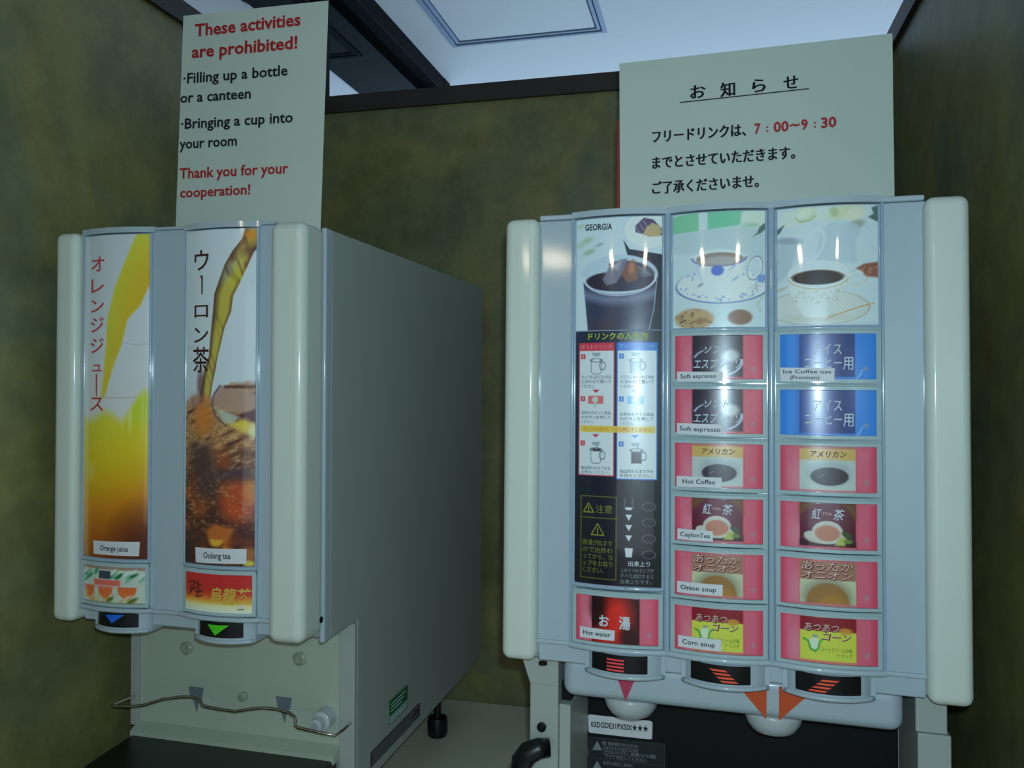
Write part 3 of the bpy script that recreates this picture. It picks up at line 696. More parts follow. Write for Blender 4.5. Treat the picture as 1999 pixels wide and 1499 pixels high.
def iced_coffee_art():
    a = Art(175, 215, 1.25, (.80, .87, .90))
    f = lambda x, y: (x / 5 - 151, y / 5 - 50)
    a.poly([f(1250, 470), f(1310, 560), f(1640, 615), f(1640, 1340), f(1490, 1340)], (.14, .16, .24), 1, 2)
    a.ell(149, 26, 52, 38, (.88, .93, .95), 1, 2, clip=(a.Y < 72)); a.ring(149, 26, 50, 36, 1.5, (.66, .76, .82), .8, 1.5)
    a.poly([f(1365, 340), f(1450, 262), f(1540, 280), f(1625, 370), f(1625, 430), f(1500, 440), f(1430, 415), f(1370, 400)], (.30, .26, .38), 1, 2)
    a.poly([f(1440, 425), f(1470, 360), f(1530, 310), f(1600, 340), f(1625, 400), f(1600, 438), f(1520, 445)], (.76, .64, .46), 1, 3)
    for k in range(3): a.line([f(1375 + k * 35, 345 - k * 25), f(1400 + k * 45, 400 - k * 22)], 1.3, (.70, .72, .80), .8)
    for x, y, rx, ry, c in ((880, 455, 12, 5, (.62, .76, .60)), (900, 570, 12, 5, (.58, .70, .56)), (800, 500, 9, 6, (.70, .82, .70)), (1005, 505, 6, 2, (.46, .56, .52)), (810, 310, 8, 3, (.70, .76, .60))):
        a.ell(*f(x, y), rx, ry, c, .8, 5, rot=-.3)
    body = a.psd([f(838, 860), f(860, 1050), f(890, 1340), f(1495, 1340), f(1550, 1100), f(1572, 860)])
    a.put(a.cov(body, 2), (.20, .22, .32))
    a.put(a.cov(body, 2) * np.clip(1 - abs(a.Y - (148 + 14 * (1 - ((a.X - 90) / 74) ** 2) - 4)) / 16, 0, 1), (.52, .56, .68), .75)
    a.put(a.cov(body, 2) * np.clip(1 - abs(a.X - 60) / 40, 0, 1) * np.clip((a.Y - 185) / 20, 0, 1), (.34, .24, .26), .6)
    a.ell(90, 110, 74, 37, (.74, .82, .88), 1, 2)
    a.ell(92, 122, 70, 20, (.17, .15, .22), 1, 2, clip=np.clip((a.Y - 102) / 6, 0, 1))
    a.ell(100, 112, 60, 28, (.20, .19, .28), .9, 3, clip=(a.X > 70))
    a.poly([f(1040, 840), f(1110, 720), f(1220, 655), f(1290, 650), f(1260, 760), f(1180, 880), f(1080, 900)], (.46, .46, .54), .95, 4)
    a.poly([f(1110, 720), f(1180, 690), f(1240, 660), f(1200, 760)], (.72, .74, .80), .6, 5)
    a.poly([f(1230, 800), f(1290, 690), f(1350, 660), f(1400, 740), f(1390, 850), f(1290, 880)], (.52, .32, .26), .95, 4)
    a.ell(*f(1330, 740), 6, 12, (.78, .50, .38), .7, 5)
    a.line([f(1400, 730), f(1510, 810)], 3, (.52, .58, .66), .7, 2); a.ell(*f(1460, 790), 10, 8, (.40, .46, .56), .7, 6)
    a.ring(90, 110, 74, 37, 2.4, (.76, .80, .90), .9, 1.6); a.ring(90, 113, 72, 37, 1.4, (.88, .92, .98), .9, 1.4, clip=(a.Y > 110))
    a.line([f(835, 860), f(855, 1050), f(885, 1340)], 1.8, (.72, .78, .86), .8); a.line([f(1574, 860), f(1550, 1120), f(1500, 1340)], 2.4, (.60, .64, .76), .8)
    return a
def milk_tea_art():
    a = Art(188, 230, 1.2, (.80, .87, .89))
    f = lambda x, y: (x / 4.442 - 20, y / 4.442 - 35)
    a.poly([f(90, 330), f(930, 280), f(930, 600), f(90, 500)], (.72, .80, .82), .7, 8)
    a.poly([f(80, 170), f(330, 150), f(330, 315), f(80, 330)], (.50, .78, .62), 1, 3); a.poly([f(410, 140), f(730, 140), f(700, 280), f(410, 310)], (.44, .78, .62), 1, 4)
    a.ell(*f(840, 210), 28, 22, (.84, .90, .84), 1, 10); a.ell(*f(800, 280), 16, 4, (.62, .78, .66), .8, 4)
    a.poly([f(925, 255), f(870, 300), f(850, 350), f(810, 385), f(885, 350), f(930, 310)], (.34, .44, .42), 1, 2)
    a.ell(*f(540, 810), 95, 36, (.72, .80, .90), 1, 1.5); a.ell(*f(540, 800), 93, 34, (.88, .93, .96), 1, 1.5)
    a.ring(*f(540, 808), 94, 35, 2, (.36, .44, .62), .8, 1.5, clip=np.clip((a.Y - 120) / 40, .25, 1))
    rg = np.random.RandomState(5)
    for i in range(46):
        t = rg.rand() * 6.28; r = .72 + .2 * rg.rand(); a.ell(101 + 93 * r * math.cos(t), 145 + 34 * r * math.sin(t), 1 + 4 * rg.rand(), 1 + rg.rand() * 1.6, (.46, .54, .76), .6, 1.5, rot=rg.rand() * 3)
    a.poly([f(275, 560), f(750, 560), f(715, 690), f(640, 830), f(590, 880), f(450, 880), f(380, 830), f(305, 700)], (.88, .92, .97), 1, 2)
    a.poly([f(275, 560), f(330, 600), f(380, 830), f(305, 700)], (.72, .78, .86), .6, 6)
    a.ring(*f(825, 665), 13, 23, 3, (.88, .92, .97), 1, 1.2, rot=.3); a.ring(*f(830, 660), 14.5, 24, 1, (.34, .38, .46), .9, 1, rot=.3)
    a.ell(*f(510, 560), 54, 17, (.86, .90, .94), 1, 1.5); a.ell(*f(520, 575), 48, 13.5, (.60, .52, .48), 1, 1.5)
    a.ell(*f(530, 592), 40, 9, (.70, .66, .66), 1, 5); a.ring(*f(512, 562), 54, 17, 1.4, (.36, .38, .56), .8, 1.2, clip=(a.Y > 90))
    a.ell(*f(500, 675), 13, 10.5, (.34, .44, .82), 1, 3)
    for x, y, rx, c in ((350, 620, 5, (.5, .56, .72)), (650, 640, 12, (.62, .68, .88)), (660, 750, 9, (.56, .62, .78)), (345, 800, 6, (.40, .44, .56)), (720, 590, 6, (.5, .56, .8))):
        a.ell(*f(x, y), rx, 2.4, c, .7, 2.5, rot=-.6)
    a.ell(*f(890, 750), 10, 8, (.40, .52, .80), .8, 5); a.ell(*f(840, 820), 18, 5, (.80, .78, .70), .5, 4, rot=-.2)
    a.ell(*f(290, 1100), 40, 21, (.76, .62, .46), 1, 5); a.put(a.cov(a.eld(*f(290, 1100), 40, 21), 4) * np.clip(a.noise(7, 5, 3) - .5, 0, 1) * 2, (.54, .38, .28))
    a.ell(*f(700, 1090), 24, 15, (.54, .40, .34), 1, 4); a.line([f(160, 1130), f(215, 1105)], 2, (.24, .18, .16)); a.line([f(250, 1140), f(290, 1120)], 1.6, (.3, .2, .16))
    a.line([f(900, 900), f(850, 980), f(880, 1040)], 4, (.74, .76, .66), .7, 3)
    return a
def coffee_art():
    a = Art(203, 240, 1.2, (.80, .86, .88))
    f = lambda x, y: (x / 4.442 - 223, y / 4.442 - 24)
    a.poly([f(980, 420), f(1200, 430), f(1110, 700), f(980, 800)], (.66, .74, .78), .7, 12)
    for x, y, rx, ry, c in ((1240, 170, 26, 16, (.78, .82, .66)), (1240, 160, 18, 11, (.88, .92, .84)), (1100, 210, 22, 16, (.84, .89, .84)), (1400, 170, 18, 16, (.84, .88, .84)), (1600, 160, 34, 15, (.82, .84, .68)), (1690, 190, 22, 14, (.88, .88, .78)), (1700, 280, 16, 8, (.60, .62, .56)), (1500, 160, 8, 10, (.66, .74, .56))):
        a.ell(*f(x, y), rx, ry, c, .9, 7, rot=-.3)
    a.line([f(1160, 200), f(1200, 235), f(1290, 225), f(1340, 190)], 3, (.66, .72, .50), .8, 3)
    a.poly([f(1830, 130), f(1890, 110), f(1890, 260), f(1800, 215), f(1850, 185)], (.32, .42, .40), 1, 3)
    a.poly([f(980, 300), f(1065, 245), f(1020, 320), f(980, 350)], (.34, .42, .44), 1, 2)
    a.poly([f(1380, 330), f(1480, 250), f(1700, 270), f(1740, 330), f(1690, 420), f(1700, 620), f(1330, 620)], (.72, .80, .84), .9, 6)
    a.ring(*f(1320, 450), 18, 32, 5, (.84, .89, .92), .8, 4, rot=.4)
    a.ell(*f(1090, 400), 28, 7, (.56, .62, .70), .8, 5, rot=.1)
    a.ell(*f(1350, 1010), 104, 36, (.82, .84, .82), 1, 3); a.ring(*f(1350, 1010), 103, 35, 1.4, (.68, .60, .46), .6, 1.2)
    a.ell(*f(1340, 1100), 60, 9, (.74, .74, .68), .6, 8)
    a.poly([f(1095, 720), f(1625, 720), f(1600, 830), f(1540, 950), f(1440, 1100), f(1240, 1100), f(1140, 950), f(1110, 850)], (.86, .89, .88), 1, 2)
    a.poly([f(1440, 1100), f(1540, 950), f(1620, 800), f(1560, 820), f(1440, 960)], (.74, .76, .74), .5, 8)
    rg = np.random.RandomState(9)
    for i in range(40): a.ell(*f(1130 + rg.rand() * 430, 860 + rg.rand() * 110), 1 + rg.rand() * 4, 1, (.62, .64, .58), .5, 1.2, rot=rg.rand() * 3)
    a.ring(*f(1700, 760), 20, 14, 5, (.86, .88, .86), 1, 2, rot=-.2); a.ring(*f(1700, 752), 21, 14.5, 1, (.62, .62, .58), .6, 1, rot=-.2)
    a.ell(*f(1360, 712), 60, 27, (.84, .88, .90), 1, 1.5); a.ell(*f(1355, 742), 51, 14.5, (.15, .12, .13), 1, 2); a.ring(*f(1355, 742), 51, 14.5, 2, (.38, .30, .26), .7, 2, clip=(a.Y < 143))
    a.ring(*f(1358, 728), 60, 26, 1.6, (.72, .62, .40), .7, 1.4, clip=np.clip((a.Y - 140) / 6, 0, 1)); a.ring(*f(1360, 712), 60, 27, 1, (.92, .95, .97), .8, 1)
    a.put(a.cov(a.psd([f(1690, 670), f(1760, 630), f(1890, 610), f(1890, 750), f(1780, 740), f(1740, 690)]), 4), (.56, .34, .28)); a.put(a.cov(a.eld(*f(1820, 690), 20, 12), 3) * np.clip(a.noise(5, 4, 2) - .5, 0, 1) * 2, (.76, .50, .42))
    a.line([f(1440, 1105), f(1640, 1035), f(1790, 990), f(1850, 978)], 2, (.80, .56, .28), .9, 1.2)
    a.ell(*f(1000, 850), 20, 3.5, (.74, .64, .50), .6, 3, rot=-.4); a.rect(0, 236, 203, 240, (.60, .66, .78), .5, 5)
    return a
def info_art():
    a = Art(175, 500, 1.2, (.06, .07, .11))
    a.ramp([(0, (.13, .15, .24)), (40, (.11, .15, .25)), (200, (.10, .13, .22)), (300, (.06, .09, .15)), (500, (.07, .07, .10))])
    W_, Rd, Bl = (.86, .88, .90), (.82, .22, .30), (.14, .44, .82)
    a.rect(8, 23, 82.5, 286, Rd); a.rect(10, 39, 80.5, 284, W_); a.rect(86.6, 23, 166, 291, Bl); a.rect(88.6, 39, 164, 289, W_, 1, 1)
    for x, dx, c in ((0, 0, Rd), (79, 0, Bl)):
        for y in (50, 134, 222): a.rect(x + 12.5, y - 5, x + 22, y + 5, c); a.rect(x + 16.5, y - 3, x + 18, y + 3, (.95, .95, .95))
        for y in (47, 223): a.poly([(x + 36, y - 4), (x + 54, y - 4), (x + 51, y + 3), (x + 39, y + 3)], (.58, .65, .68), 1, 1.5)
        for y in (119, 207): a.poly([(x + 37, y - 3), (x + 52, y - 3), (x + 44.5, y + 3.5)], c, 1, 1)
    G = (.40, .44, .50)
    for x0, y0, fill in ((45, 70, 0), (124, 70, 1), (45, 246, 2), (126, 246, 3)):
        if fill in (1, 3): a.rect(x0 - 10, y0 - 10, x0 + 10, y0 + 13, (.66, .72, .80) if fill == 1 else (.26, .18, .24), 1, 2)
        a.ring(x0 + 13, y0 - 1, 6, 8, 1.8, G, .9, 1)
        if fill != 3: a.line([(x0 - 11, y0 - 12), (x0 - 10, y0 + 12), (x0 - 6, y0 + 15), (x0 + 6, y0 + 15), (x0 + 10, y0 + 12), (x0 + 11, y0 - 12)], 1.4, G, .9)
        a.ring(x0, y0 - 12, 11, 3.5, 1.5, G, .9, 1)
        if fill == 2: a.ell(x0 + 1, y0 - 12, 9, 2.5, (.20, .15, .20))
        if fill == 1:
            for k in range(4): a.line([(x0 - 9, y0 - 4 + k * 5), (x0 + 10, y0 - 8 + k * 5)], 1.2, (.36, .44, .56), .8)
        if fill > 1: a.line([(x0 + 3, y0 - 20), (x0 + 1, y0 - 13)], 3, (.56, .62, .64))
    for x0, c in ((28, (.86, .44, .42)), (108, (.40, .66, .90))):
        a.rect(x0, 128, x0 + 32, 144, c); a.ell(x0 + 15, 136, 6, 6, W_, .9, 2); a.line([(x0 + 16, 136), (x0 + 14, 150)], 4, (.72, .78, .78))
    a.rect(12, 187, 162, 200, (.93, .76, .30), 1, 1.5)
    O = (.48, .46, .12)
    a.ring(51, 406, 37, 81, 1.6, O, 0)
    for p in ([(14.5, 326), (87, 326)], [(14.5, 368), (87, 368)], [(14.5, 486), (87, 486)], [(14.5, 326), (14.5, 486)], [(87, 326), (87, 486)]): a.line(p, 1.8, O, .8)
    for cx, cy, r in ((30.5, 350, 10.5), (49.5, 392, 13)):
        a.line([(cx, cy - r), (cx + r, cy + r * .72), (cx - r, cy + r * .72), (cx, cy - r)], 1.8, (.62, .60, .16)); a.line([(cx, cy - r * .35), (cx, cy + r * .3)], 1.8, (.62, .60, .16)); a.ell(cx, cy + r * .5, 1.2, 1.2, (.62, .60, .16))
    Wt = (.82, .84, .88)
    a.line([(104, 327), (104, 345)], 3.4, (.24, .28, .36)); a.line([(119, 327), (119, 345)], 3.4, (.24, .28, .36)); a.ell(111.5, 347, 7.5, 3, Wt)
    for y in (364, 384, 404): a.poly([(105, y - 5.5), (118.5, y - 5.5), (111.8, y + 6.5)], Wt)
    a.poly([(104, 423), (120, 423), (118, 441), (106, 441)], Wt)
    for y in (342.5, 373, 404, 435): a.ring(150.5, y, 12.5, 7.6, 1.4, (.34, .36, .42), .9, 1)
    return a
PICZ = -.1125
for k, (mk, nm, w_) in enumerate(((iced_coffee_art, 'iced coffee', 175), (milk_tea_art, 'milk tea', 188), (coffee_art, 'coffee', 203))):
    (u0, u1), df = COLS[k], DFR[k]
    zb = -.3645 if k == 0 else PICZ - .0015
    ph = MB().curved(u0, u1, zb - .001, -.0003, df, .0035, 24)
    for uu in (u0 + .0007, u1 - .0007): ph.tube([(uu, df(uu) - .0007, -.0008), (uu, df(uu) - .0007, zb)], .0014, 8)
    ph.tube(path(df, u0, u1, zb + .0004, .0010), .0021, 10)
    p = ph.done('picture_panel', M['rail'], Rr, FRt, sharp=50)
    mk().mesh('picture_card', u0 + .0014, u1 - .0014, -.0012, (-.1125 if k == 0 else PICZ + .0008), df, .0006, M['print'], p, FRt)
    MB().box(u0 + .035, u0 + .055, df((u0 + u1) / 2) - .0026, df((u0 + u1) / 2) + .002, zb - .0004, zb + .0016, .0004).done('finger_notch', M['black'], p, FRt)
    if k == 0:
        T = Text(FRt, df, .0011); T.px('GEORGIA', (1142, 450), (1196, 449), .0062, bold=.02, d=df(.02)); T.done('lettering', M['black_ink'], p)
        info_art().mesh('instruction_card', u0 + .0014, u1 - .0014, -.1135, -.3635, df, .0006, M['print'], p, FRt)
        def xz(x, y): return u0 + .0014 + x / 175 * (u1 - u0 - .0028), -.1135 - y / 500 * .25
        def lines(rows, inkm, bold=0):
            T = Text(FRt, df, .0011)
            for s_, x0, x1, yb, hh in rows:
                (a0, zz), (a1, _) = xz(x0, yb), xz(x1, yb); T.add(s_, a0, zz, a1 - a0, hh * .0005, bold=bold)
            T.done('lettering', M[inkm], p)
        lines([('ドリンクの入れ方', 28, 148, 17.5, 13)], 'ygreen', .02)
        lines([('ホットドリンク', 13, 77, 36, 9)], 'pinkwhite'); lines([('アイスドリンク', 92, 160, 36, 9)], 'lightblue')
        lines([('カップを注ぎ口の中央', 14, 76, 94.5, 6.5), ('に合わせて置いて', 14, 76, 103.5, 6.5), ('ください。', 14, 42, 112.5, 6.5),
               ('お好みのホット商品', 14, 75, 165, 6.5), ('のボタンを押して', 14, 75, 174, 6.5), ('ください。', 14, 40, 183, 6.5),
               ('抽出終わるまで手を', 14, 75, 274, 6.5), ('お待ちください。', 14, 74, 282.5, 6.5),
               ('グラスに氷を入れて中央', 95, 159, 94.5, 6.5), ('に合わせて置いて', 95, 159, 103.5, 6.5), ('ください。', 95, 122, 112.5, 6.5),
               ('お好みのアイス商品', 94, 159, 167, 6.5), ('のボタンを押して', 94, 159, 176, 6.5), ('ください。', 94, 120, 185, 6.5),
               ('抽出終わるまで手を', 94, 159, 278, 6.5), ('お待ちください。', 94, 158, 286.5, 6.5)], 'darkgrey', 0)
        lines([('ランプが点灯してから押してください', 20, 154, 197.5, 7)], 'orange_ink')
        lines([('注意', 45.5, 79.5, 358.5, 15), ('熱湯が出ます', 19, 80, 422, 10.5), ('ので出終わ', 19, 80, 436, 10.5), ('ってから、カ', 19, 80, 449, 10.5), ('ップをお取り', 19, 80, 462.5, 10.5), ('ください。', 19, 62, 475.5, 10.5)], 'olive', .004)
        lines([('出来上り', 111, 153, 458, 9.5)], 'silver', .01)
        lines([('上の４つのランプが', 96, 160, 470, 8), ('すべて点灯すると', 96, 160, 481, 8), ('出来上りです。', 96, 156, 492, 8)], 'greyink', .01)

PK, PK2 = (.85, .25, .35), (.86, .44, .52)
def flavour(kind):
    a = Art(168, 85, 1.0, PK)
    blue = kind == 'ice'
    if blue:
        a.C[:] = (.18, .48, .86); a.rect(12, 0, 30, 85, (.30, .58, .92), .6, 8)
    else:
        a.rect(8, 0, 34, 85, PK2, .7, 10); a.rect(131, 0, 158, 85, PK2, .6, 12); a.ell(28, 60, 12, 30, (.88, .60, .66), .4, 14)
    a.ell(150, 66, 4.5, 4.5, (.62, .56, .58), .6, 3)
    c = (34, 0, 131, 81)
    if kind == 'espresso':
        a.rect(*c, (.15, .13, .19)); a.ell(80, 44, 44, 30, (.24, .22, .30), .5, 12)
        a.ring(84, 47, 46, 22, 2, (.72, .78, .86), .9, 1.4, clip=np.clip((62 - a.X) / 10, 0, 1) * (a.Y < 44))
        a.ell(108, 40, 16, 12, (.74, .76, .74), .9, 8); a.ring(84, 52, 45, 27, 3, (.76, .80, .90), .9, 1.4, clip=np.clip((a.X - 95) / 12, 0, 1) * (a.Y > 46))
    elif blue:
        a.rect(*c, (.11, .18, .46)); a.rect(34, 0, 90, 83, (.14, .30, .64), .6, 26); a.ring(84, 62, 60, 40, 2, (.7, .8, .9), .6, 1.5, clip=(a.X > 100) * (a.Y > 66))
    elif kind == 'american':
        a.rect(34, 0, 131, 85, (.80, .78, .70)); a.rect(34, 5, 131, 26, (.82, .64, .34), 1, 2); a.rect(34, 0, 131, 5, (.74, .42, .34), 1, 1)
        a.rect(34, 26, 131, 82, (.72, .76, .74), 1, 2); a.ell(86, 50, 36, 24, (.58, .62, .66), .8, 12); a.ell(86, 56, 33, 17, (.17, .15, .20), 1, 2)
        a.line([(66, 58), (76, 53)], 1.6, (.5, .54, .6), .8); a.rect(34, 81, 131, 85, (.82, .44, .48), .9, 1.5)
    elif kind == 'tea':
        a.rect(*c, (.32, .09, .15)); a.ell(80, 24, 44, 30, (.44, .22, .32), .5, 20); a.poly([(34, 0), (60, 0), (34, 24)], (.46, .34, .16), .7, 8); a.poly([(131, 0), (108, 0), (131, 30)], (.46, .34, .16), .7, 8)
        a.rect(34, 70, 131, 81, (.18, .07, .12), .9, 6)
        a.ell(78, 64, 36, 12, (.72, .72, .66), 1, 2); a.ell(52, 60, 11, 7, (.76, .76, .70), 1, 2); a.ell(82, 54, 27, 21, (.78, .78, .74), 1, 2); a.ell(82, 56, 22, 15, (.74, .44, .34), 1, 4)
        a.poly([(94, 78), (104, 62), (116, 66), (112, 78)], (.66, .70, .30), 1, 3); a.ell(116, 58, 10, 5, (.20, .28, .18), 1, 2, rot=.5); a.ell(118, 70, 8, 4, (.36, .48, .22), 1, 2)
        a.rect(34, 81, 131, 85, (.82, .40, .46), .9, 1.5)
    elif kind == 'onion':
        a.rect(34, 3, 131, 85, (.76, .76, .60)); a.rect(34, 3, 131, 37, (.62, .42, .34), 1, 2); a.ell(82, 70, 44, 36, (.56, .54, .46), .8, 10, clip=(a.Y > 34)); a.ell(82, 78, 37, 36, (.58, .40, .20), 1, 4, clip=(a.Y > 37))
        a.ell(90, 84, 26, 20, (.70, .46, .16), .8, 12); a.rect(34, 80, 131, 85, (.80, .42, .46), .9, 1.5)
    elif kind == 'corn':
        a.rect(34, 0, 131, 26, (.52, .10, .14)); a.rect(34, 26, 131, 83, (.80, .82, .26), 1, 1.5); a.rect(34, 80, 131, 85, (.84, .44, .40), .9, 1.5)
        a.poly([(48, 44), (62, 36), (68, 46), (64, 60), (56, 64), (50, 58)], (.82, .88, .74), 1, 2)
        a.line([(40, 42), (48, 46), (52, 60), (60, 64)], 4, (.30, .62, .22), 1, 1.5); a.line([(74, 40), (68, 46), (66, 58), (60, 64)], 4, (.36, .66, .26), 1, 1.5)
        a.ell(60, 36, 5, 3, (.5, .5, .62), .7, 2); a.ell(112, 24, 12, 6, (.80, .56, .18), .9, 3)
    elif kind == 'water':
        a.rect(34, 0, 131, 85, (.16, .05, .07)); a.ell(86, 40, 30, 46, (.88, .14, .10), 1, 30); a.ell(60, 76, 26, 20, (.85, .14, .10), .8, 18); a.ell(108, 70, 16, 20, (.12, .04, .06), .8, 14); a.ell(46, 20, 16, 26, (.10, .05, .07), .8, 16)
    return a
ROW0, PITCHZ = -.1135, .0515
kinds = ['espresso', 'espresso', 'american', 'tea', 'onion', 'corn']
names3 = ['ice', 'ice', 'american', 'tea', 'onion', 'corn']
ST = {(1, 0): ([(1321, 725), (1411, 726), (1411, 744), (1321, 745)], [('Soft espresso', .08, .86)]),
      (1, 1): ([(1321, 826), (1412, 828), (1412, 850), (1321, 847)], [('Soft espresso', .06, .94)]),
      (1, 2): ([(1320, 929), (1409, 932), (1409, 952), (1320, 950)], [('Hot Coffee', .14, .86)]),
      (1, 3): ([(1322, 1032), (1392, 1036), (1392, 1057), (1322, 1053)], [('CeylonTea', .08, .92)]),
      (1, 4): ([(1321, 1135), (1411, 1141), (1411, 1163), (1321, 1157)], [('Onion soup', .08, .86)]),
      (1, 5): ([(1323, 1241), (1408, 1248), (1408, 1271), (1323, 1263)], [('Corn soup', .10, .86)]),
      (2, 0): ([(1523, 717), (1629, 719), (1628, 745), (1524, 744)], [('Ice Coffee use', .05, .94), ('(Premium)', .18, .72)]),
      (0, 0): ([(1131, 1223), (1201, 1230), (1200, 1250), (1131, 1244)], [('Hot water', .10, .88)])}
def holder(ci, ri, kind):
    (u0, u1), df = COLS[ci], DFR[ci]
    z1 = ROW0 - PITCHZ * ri - .0003; z0 = z1 - PITCHZ + .0010
    if ci == 0: z1, z0 = -.3680, -.4215
    dr = lambda u: df(u) - .0018
    b = MB().curved(u0 + .0003, u1 - .0003, z0, z1, df, .004, 20)
    b.curved(u0 + .0003, u1 - .0003, z1 - .0052, z1 - .0012, dr, .003, 20); b.curved(u0 + .0003, u1 - .0003, z0 + .0004, z0 + .0034, dr, .003, 20)
    b.curved(u0 + .0003, u0 + .0042, z0 + .0004, z1 - .0012, dr, .003, 2); b.curved(u1 - .0042, u1 - .0003, z0 + .0004, z1 - .0012, dr, .003, 2)
    b.tube(path(df, u0 + .0005, u1 - .0005, z1 - .0012, .0022), .0011, 8)
    c = b.done('card_holder', M['rim'], Rr, FRt, sharp=40)
    x0, x1, y1, y0 = u0 + .0042, u1 - .0042, z1 - .0054, z0 + .0036
    flavour(kind).mesh('flavour_card', x0, x1, y1, y0, df, .0006, M['cardprint'], c, FRt)
    X = lambda x: x0 + x / 168 * (x1 - x0); Y = lambda y: y1 + (y0 - y1) * y / 85; h = (y1 - y0) / 85
    def t(rows, m, off=.0010, **k):
        T = Text(FRt, df, off)
        for s_, a0, a1, yb, hh in rows: T.add(s_, X(a0), Y(yb), X(a1) - X(a0), hh * h, **k)
        T.done('lettering', M[m], c)
    if kind == 'espresso': t([('ソフト', 58, 104, 36, 15), ('エスプレッソ', 36, 129, 66, 19)], 'silver', shear=.25, bold=.01)
    if kind == 'ice': t([('アイス', 58, 108, 40, 21), ('コーヒー', 44, 108, 66, 21), ('用', 110, 128, 68, 24)], 'silver', bold=.005)
    if kind == 'american': t([('アメリカン', 52, 116, 21, 12)], 'brown', bold=.01, shear=.2)
    if kind == 'tea': t([('紅', 54, 72, 31, 19), ('茶', 92, 112, 31, 19)], 'silver', bold=.01, shear=.2); t([('TEA', 73, 90, 22, 5)], 'creampink')
    if kind == 'onion':
        t([('あったか', 38, 126, 21, 16), ('オニオン', 38, 126, 37, 15)], 'maroon', off=.0009, bold=.045, shear=.2); t([('あったか', 37, 125, 20, 16), ('オニオン', 37, 125, 36, 15)], 'creampink', off=.0012, bold=.0, shear=.2)
    if kind == 'corn':
        t([('あつあつ', 42, 102, 28, 15), ('コーン', 72, 122, 43, 14)], 'maroon', off=.0009, bold=.045, shear=.2); t([('あつあつ', 41, 101, 27, 15), ('コーン', 71, 121, 42, 14)], 'creampink', off=.0012, shear=.2)
        t([('コーンクリームの味', 70, 124, 63, 8), ('ドリンク', 98, 124, 72, 7)], 'greenink', off=.0013)
    if kind == 'water': t([('お', 49, 70, 56, 20), ('湯', 90, 113, 58, 22)], 'silver', bold=.03)
    if (ci, ri) in ST:
        q, tx = ST[(ci, ri)]
        st, T = sticker(c, FRt, lambda u: df(u) - .0020, q, tx); T.done('sticker_lettering', M['black_ink'], c)
    return c
for ri in range(6):
    holder(1, ri, kinds[ri]); holder(2, ri, names3[ri])
holder(0, 0, 'water')
# buttons
bt = [(.0190, .0860, (.0215, .0760)), (.1130, .1820, (.1165, .1710)), (.2055, .2735, (.2105, .2660))]
for k, (u0, u1, pl) in enumerate(bt):
    hb, dd = pod(Rr, FRt, u0, u1, -.4490, -.4268, (pl[0], pl[1], -.4440, -.4272))
    T = Text(FRt, dd, .0006); cu = (pl[0] + pl[1]) / 2 - (.003 if k != 1 else -.006)
    for i in range(4):
        z = -.4308 - i * .0033; s = (0, .0032, -.0034)[k] * i; hw = (.0085, .0072, .0072)[k]
        cx = cu + s + (0, -.0075, .004)[k]
        sl_ = (.0, -.0014, .0014)[k]
        T.poly([(cx - hw - sl_, z - .0018), (cx + hw - sl_, z - .0018), (cx + hw + sl_, z), (cx - hw + sl_, z)])
    T.done('bar_mark', M['salmon' if k == 0 else 'coral'], hb)
    hb['label'] = ('button with four straight pink bars', 'button with four orange bars stepping down right', 'button with four orange bars stepping down left')[k]
# spout hood with arrows and nozzles
hd = MB().box(-.0145, .3062, .0200, .13, -.4850, -.4440, .012, 5).done('spout_hood', M['grey'], Rr, FRt, smooth=True)
T = Text(FRt, lambda u: .02, .0003); T.poly([(.0395, -.4520), (.0632, -.4520), (.0508, -.4822)]); T.done('arrow_mark', M['pink_arrow'], hd)
T = Text(FRt, lambda u: .02, .0003); T.poly([(.1560, -.4520), (.1858, -.4520), (.1852, -.4842)]); T.done('arrow_mark', M['orange_arrow'], hd)
T = Text(FRt, lambda u: .02, .0003); T.poly([(.1968, -.4520), (.2285, -.4520), (.1968, -.4842)]); T.done('arrow_mark', M['orange_arrow'], hd)
for u in (.0505, .1925):
    MB().lathe([(.0285, -.484), (.0285, -.492), (.0262, -.500), (.021, -.5075), (.012, -.511), (.010, -.5085), (.0005, -.5085)], (u, .062, 0), 36).done('nozzle', M['nozzle'], Rr, FRt, smooth=True)
# frame posts, black cup bay
MB().prism([(-.060, -.4508), (-.0205, -.4508), (-.0205, -.4780), (-.0505, -.4780)], .03, .134, 'y').done('bracket', M['steel_paint'], Rr, FRt)
MB().box(-.0508, -.0205, .030, .134, -.735, -.4782, .0015).box(-.0204, -.0083, .034, .134, -.735, -.4975, .0012).done('side_post', M['steel_paint'], Rr, FRt)
MB().box(.3167, .3432, .030, .134, -.4840, -.4508, .0012).box(.3180, .3460, .028, .134, -.735, -.4842, .0012).done('side_post', M['steel_paint'], Rr, FRt)
MB().box(-.0082, .3166, .128, .1345, -.70, -.4510, .0005).done('bay_back_panel', M['blackpanel'], Rr, FRt)
MB().box(-.0204, -.010, .045, .1275, -.4970, -.4780, .0005).done('bay_side', M['blackpanel'], Rr, FRt)
MB().box(-.0082, .3166, -.05, .127, -.735, -.700, .004).done('drip_tray', M['black'], Rr, FRt)
MB().prism([(.0345, -.7355), (.60, -.7355), (.60, -.7445), (.0345, -.7592)], -.0505, .3455, 'x', r=.001).done('base', M['black'], Rr, FRt)
hk = MB().tube([(-.027, .022, -.5385), (-.038, .018, -.5392), (-.048, .016, -.5440), (-.055, .016, -.5540), (-.059, .017, -.5680), (-.060, .018, -.5950)], [.0092, .0105, .0115, .0115, .0105, .0100], 14).done('lever_handle', M['black'], Rr, FRt, smooth=True)
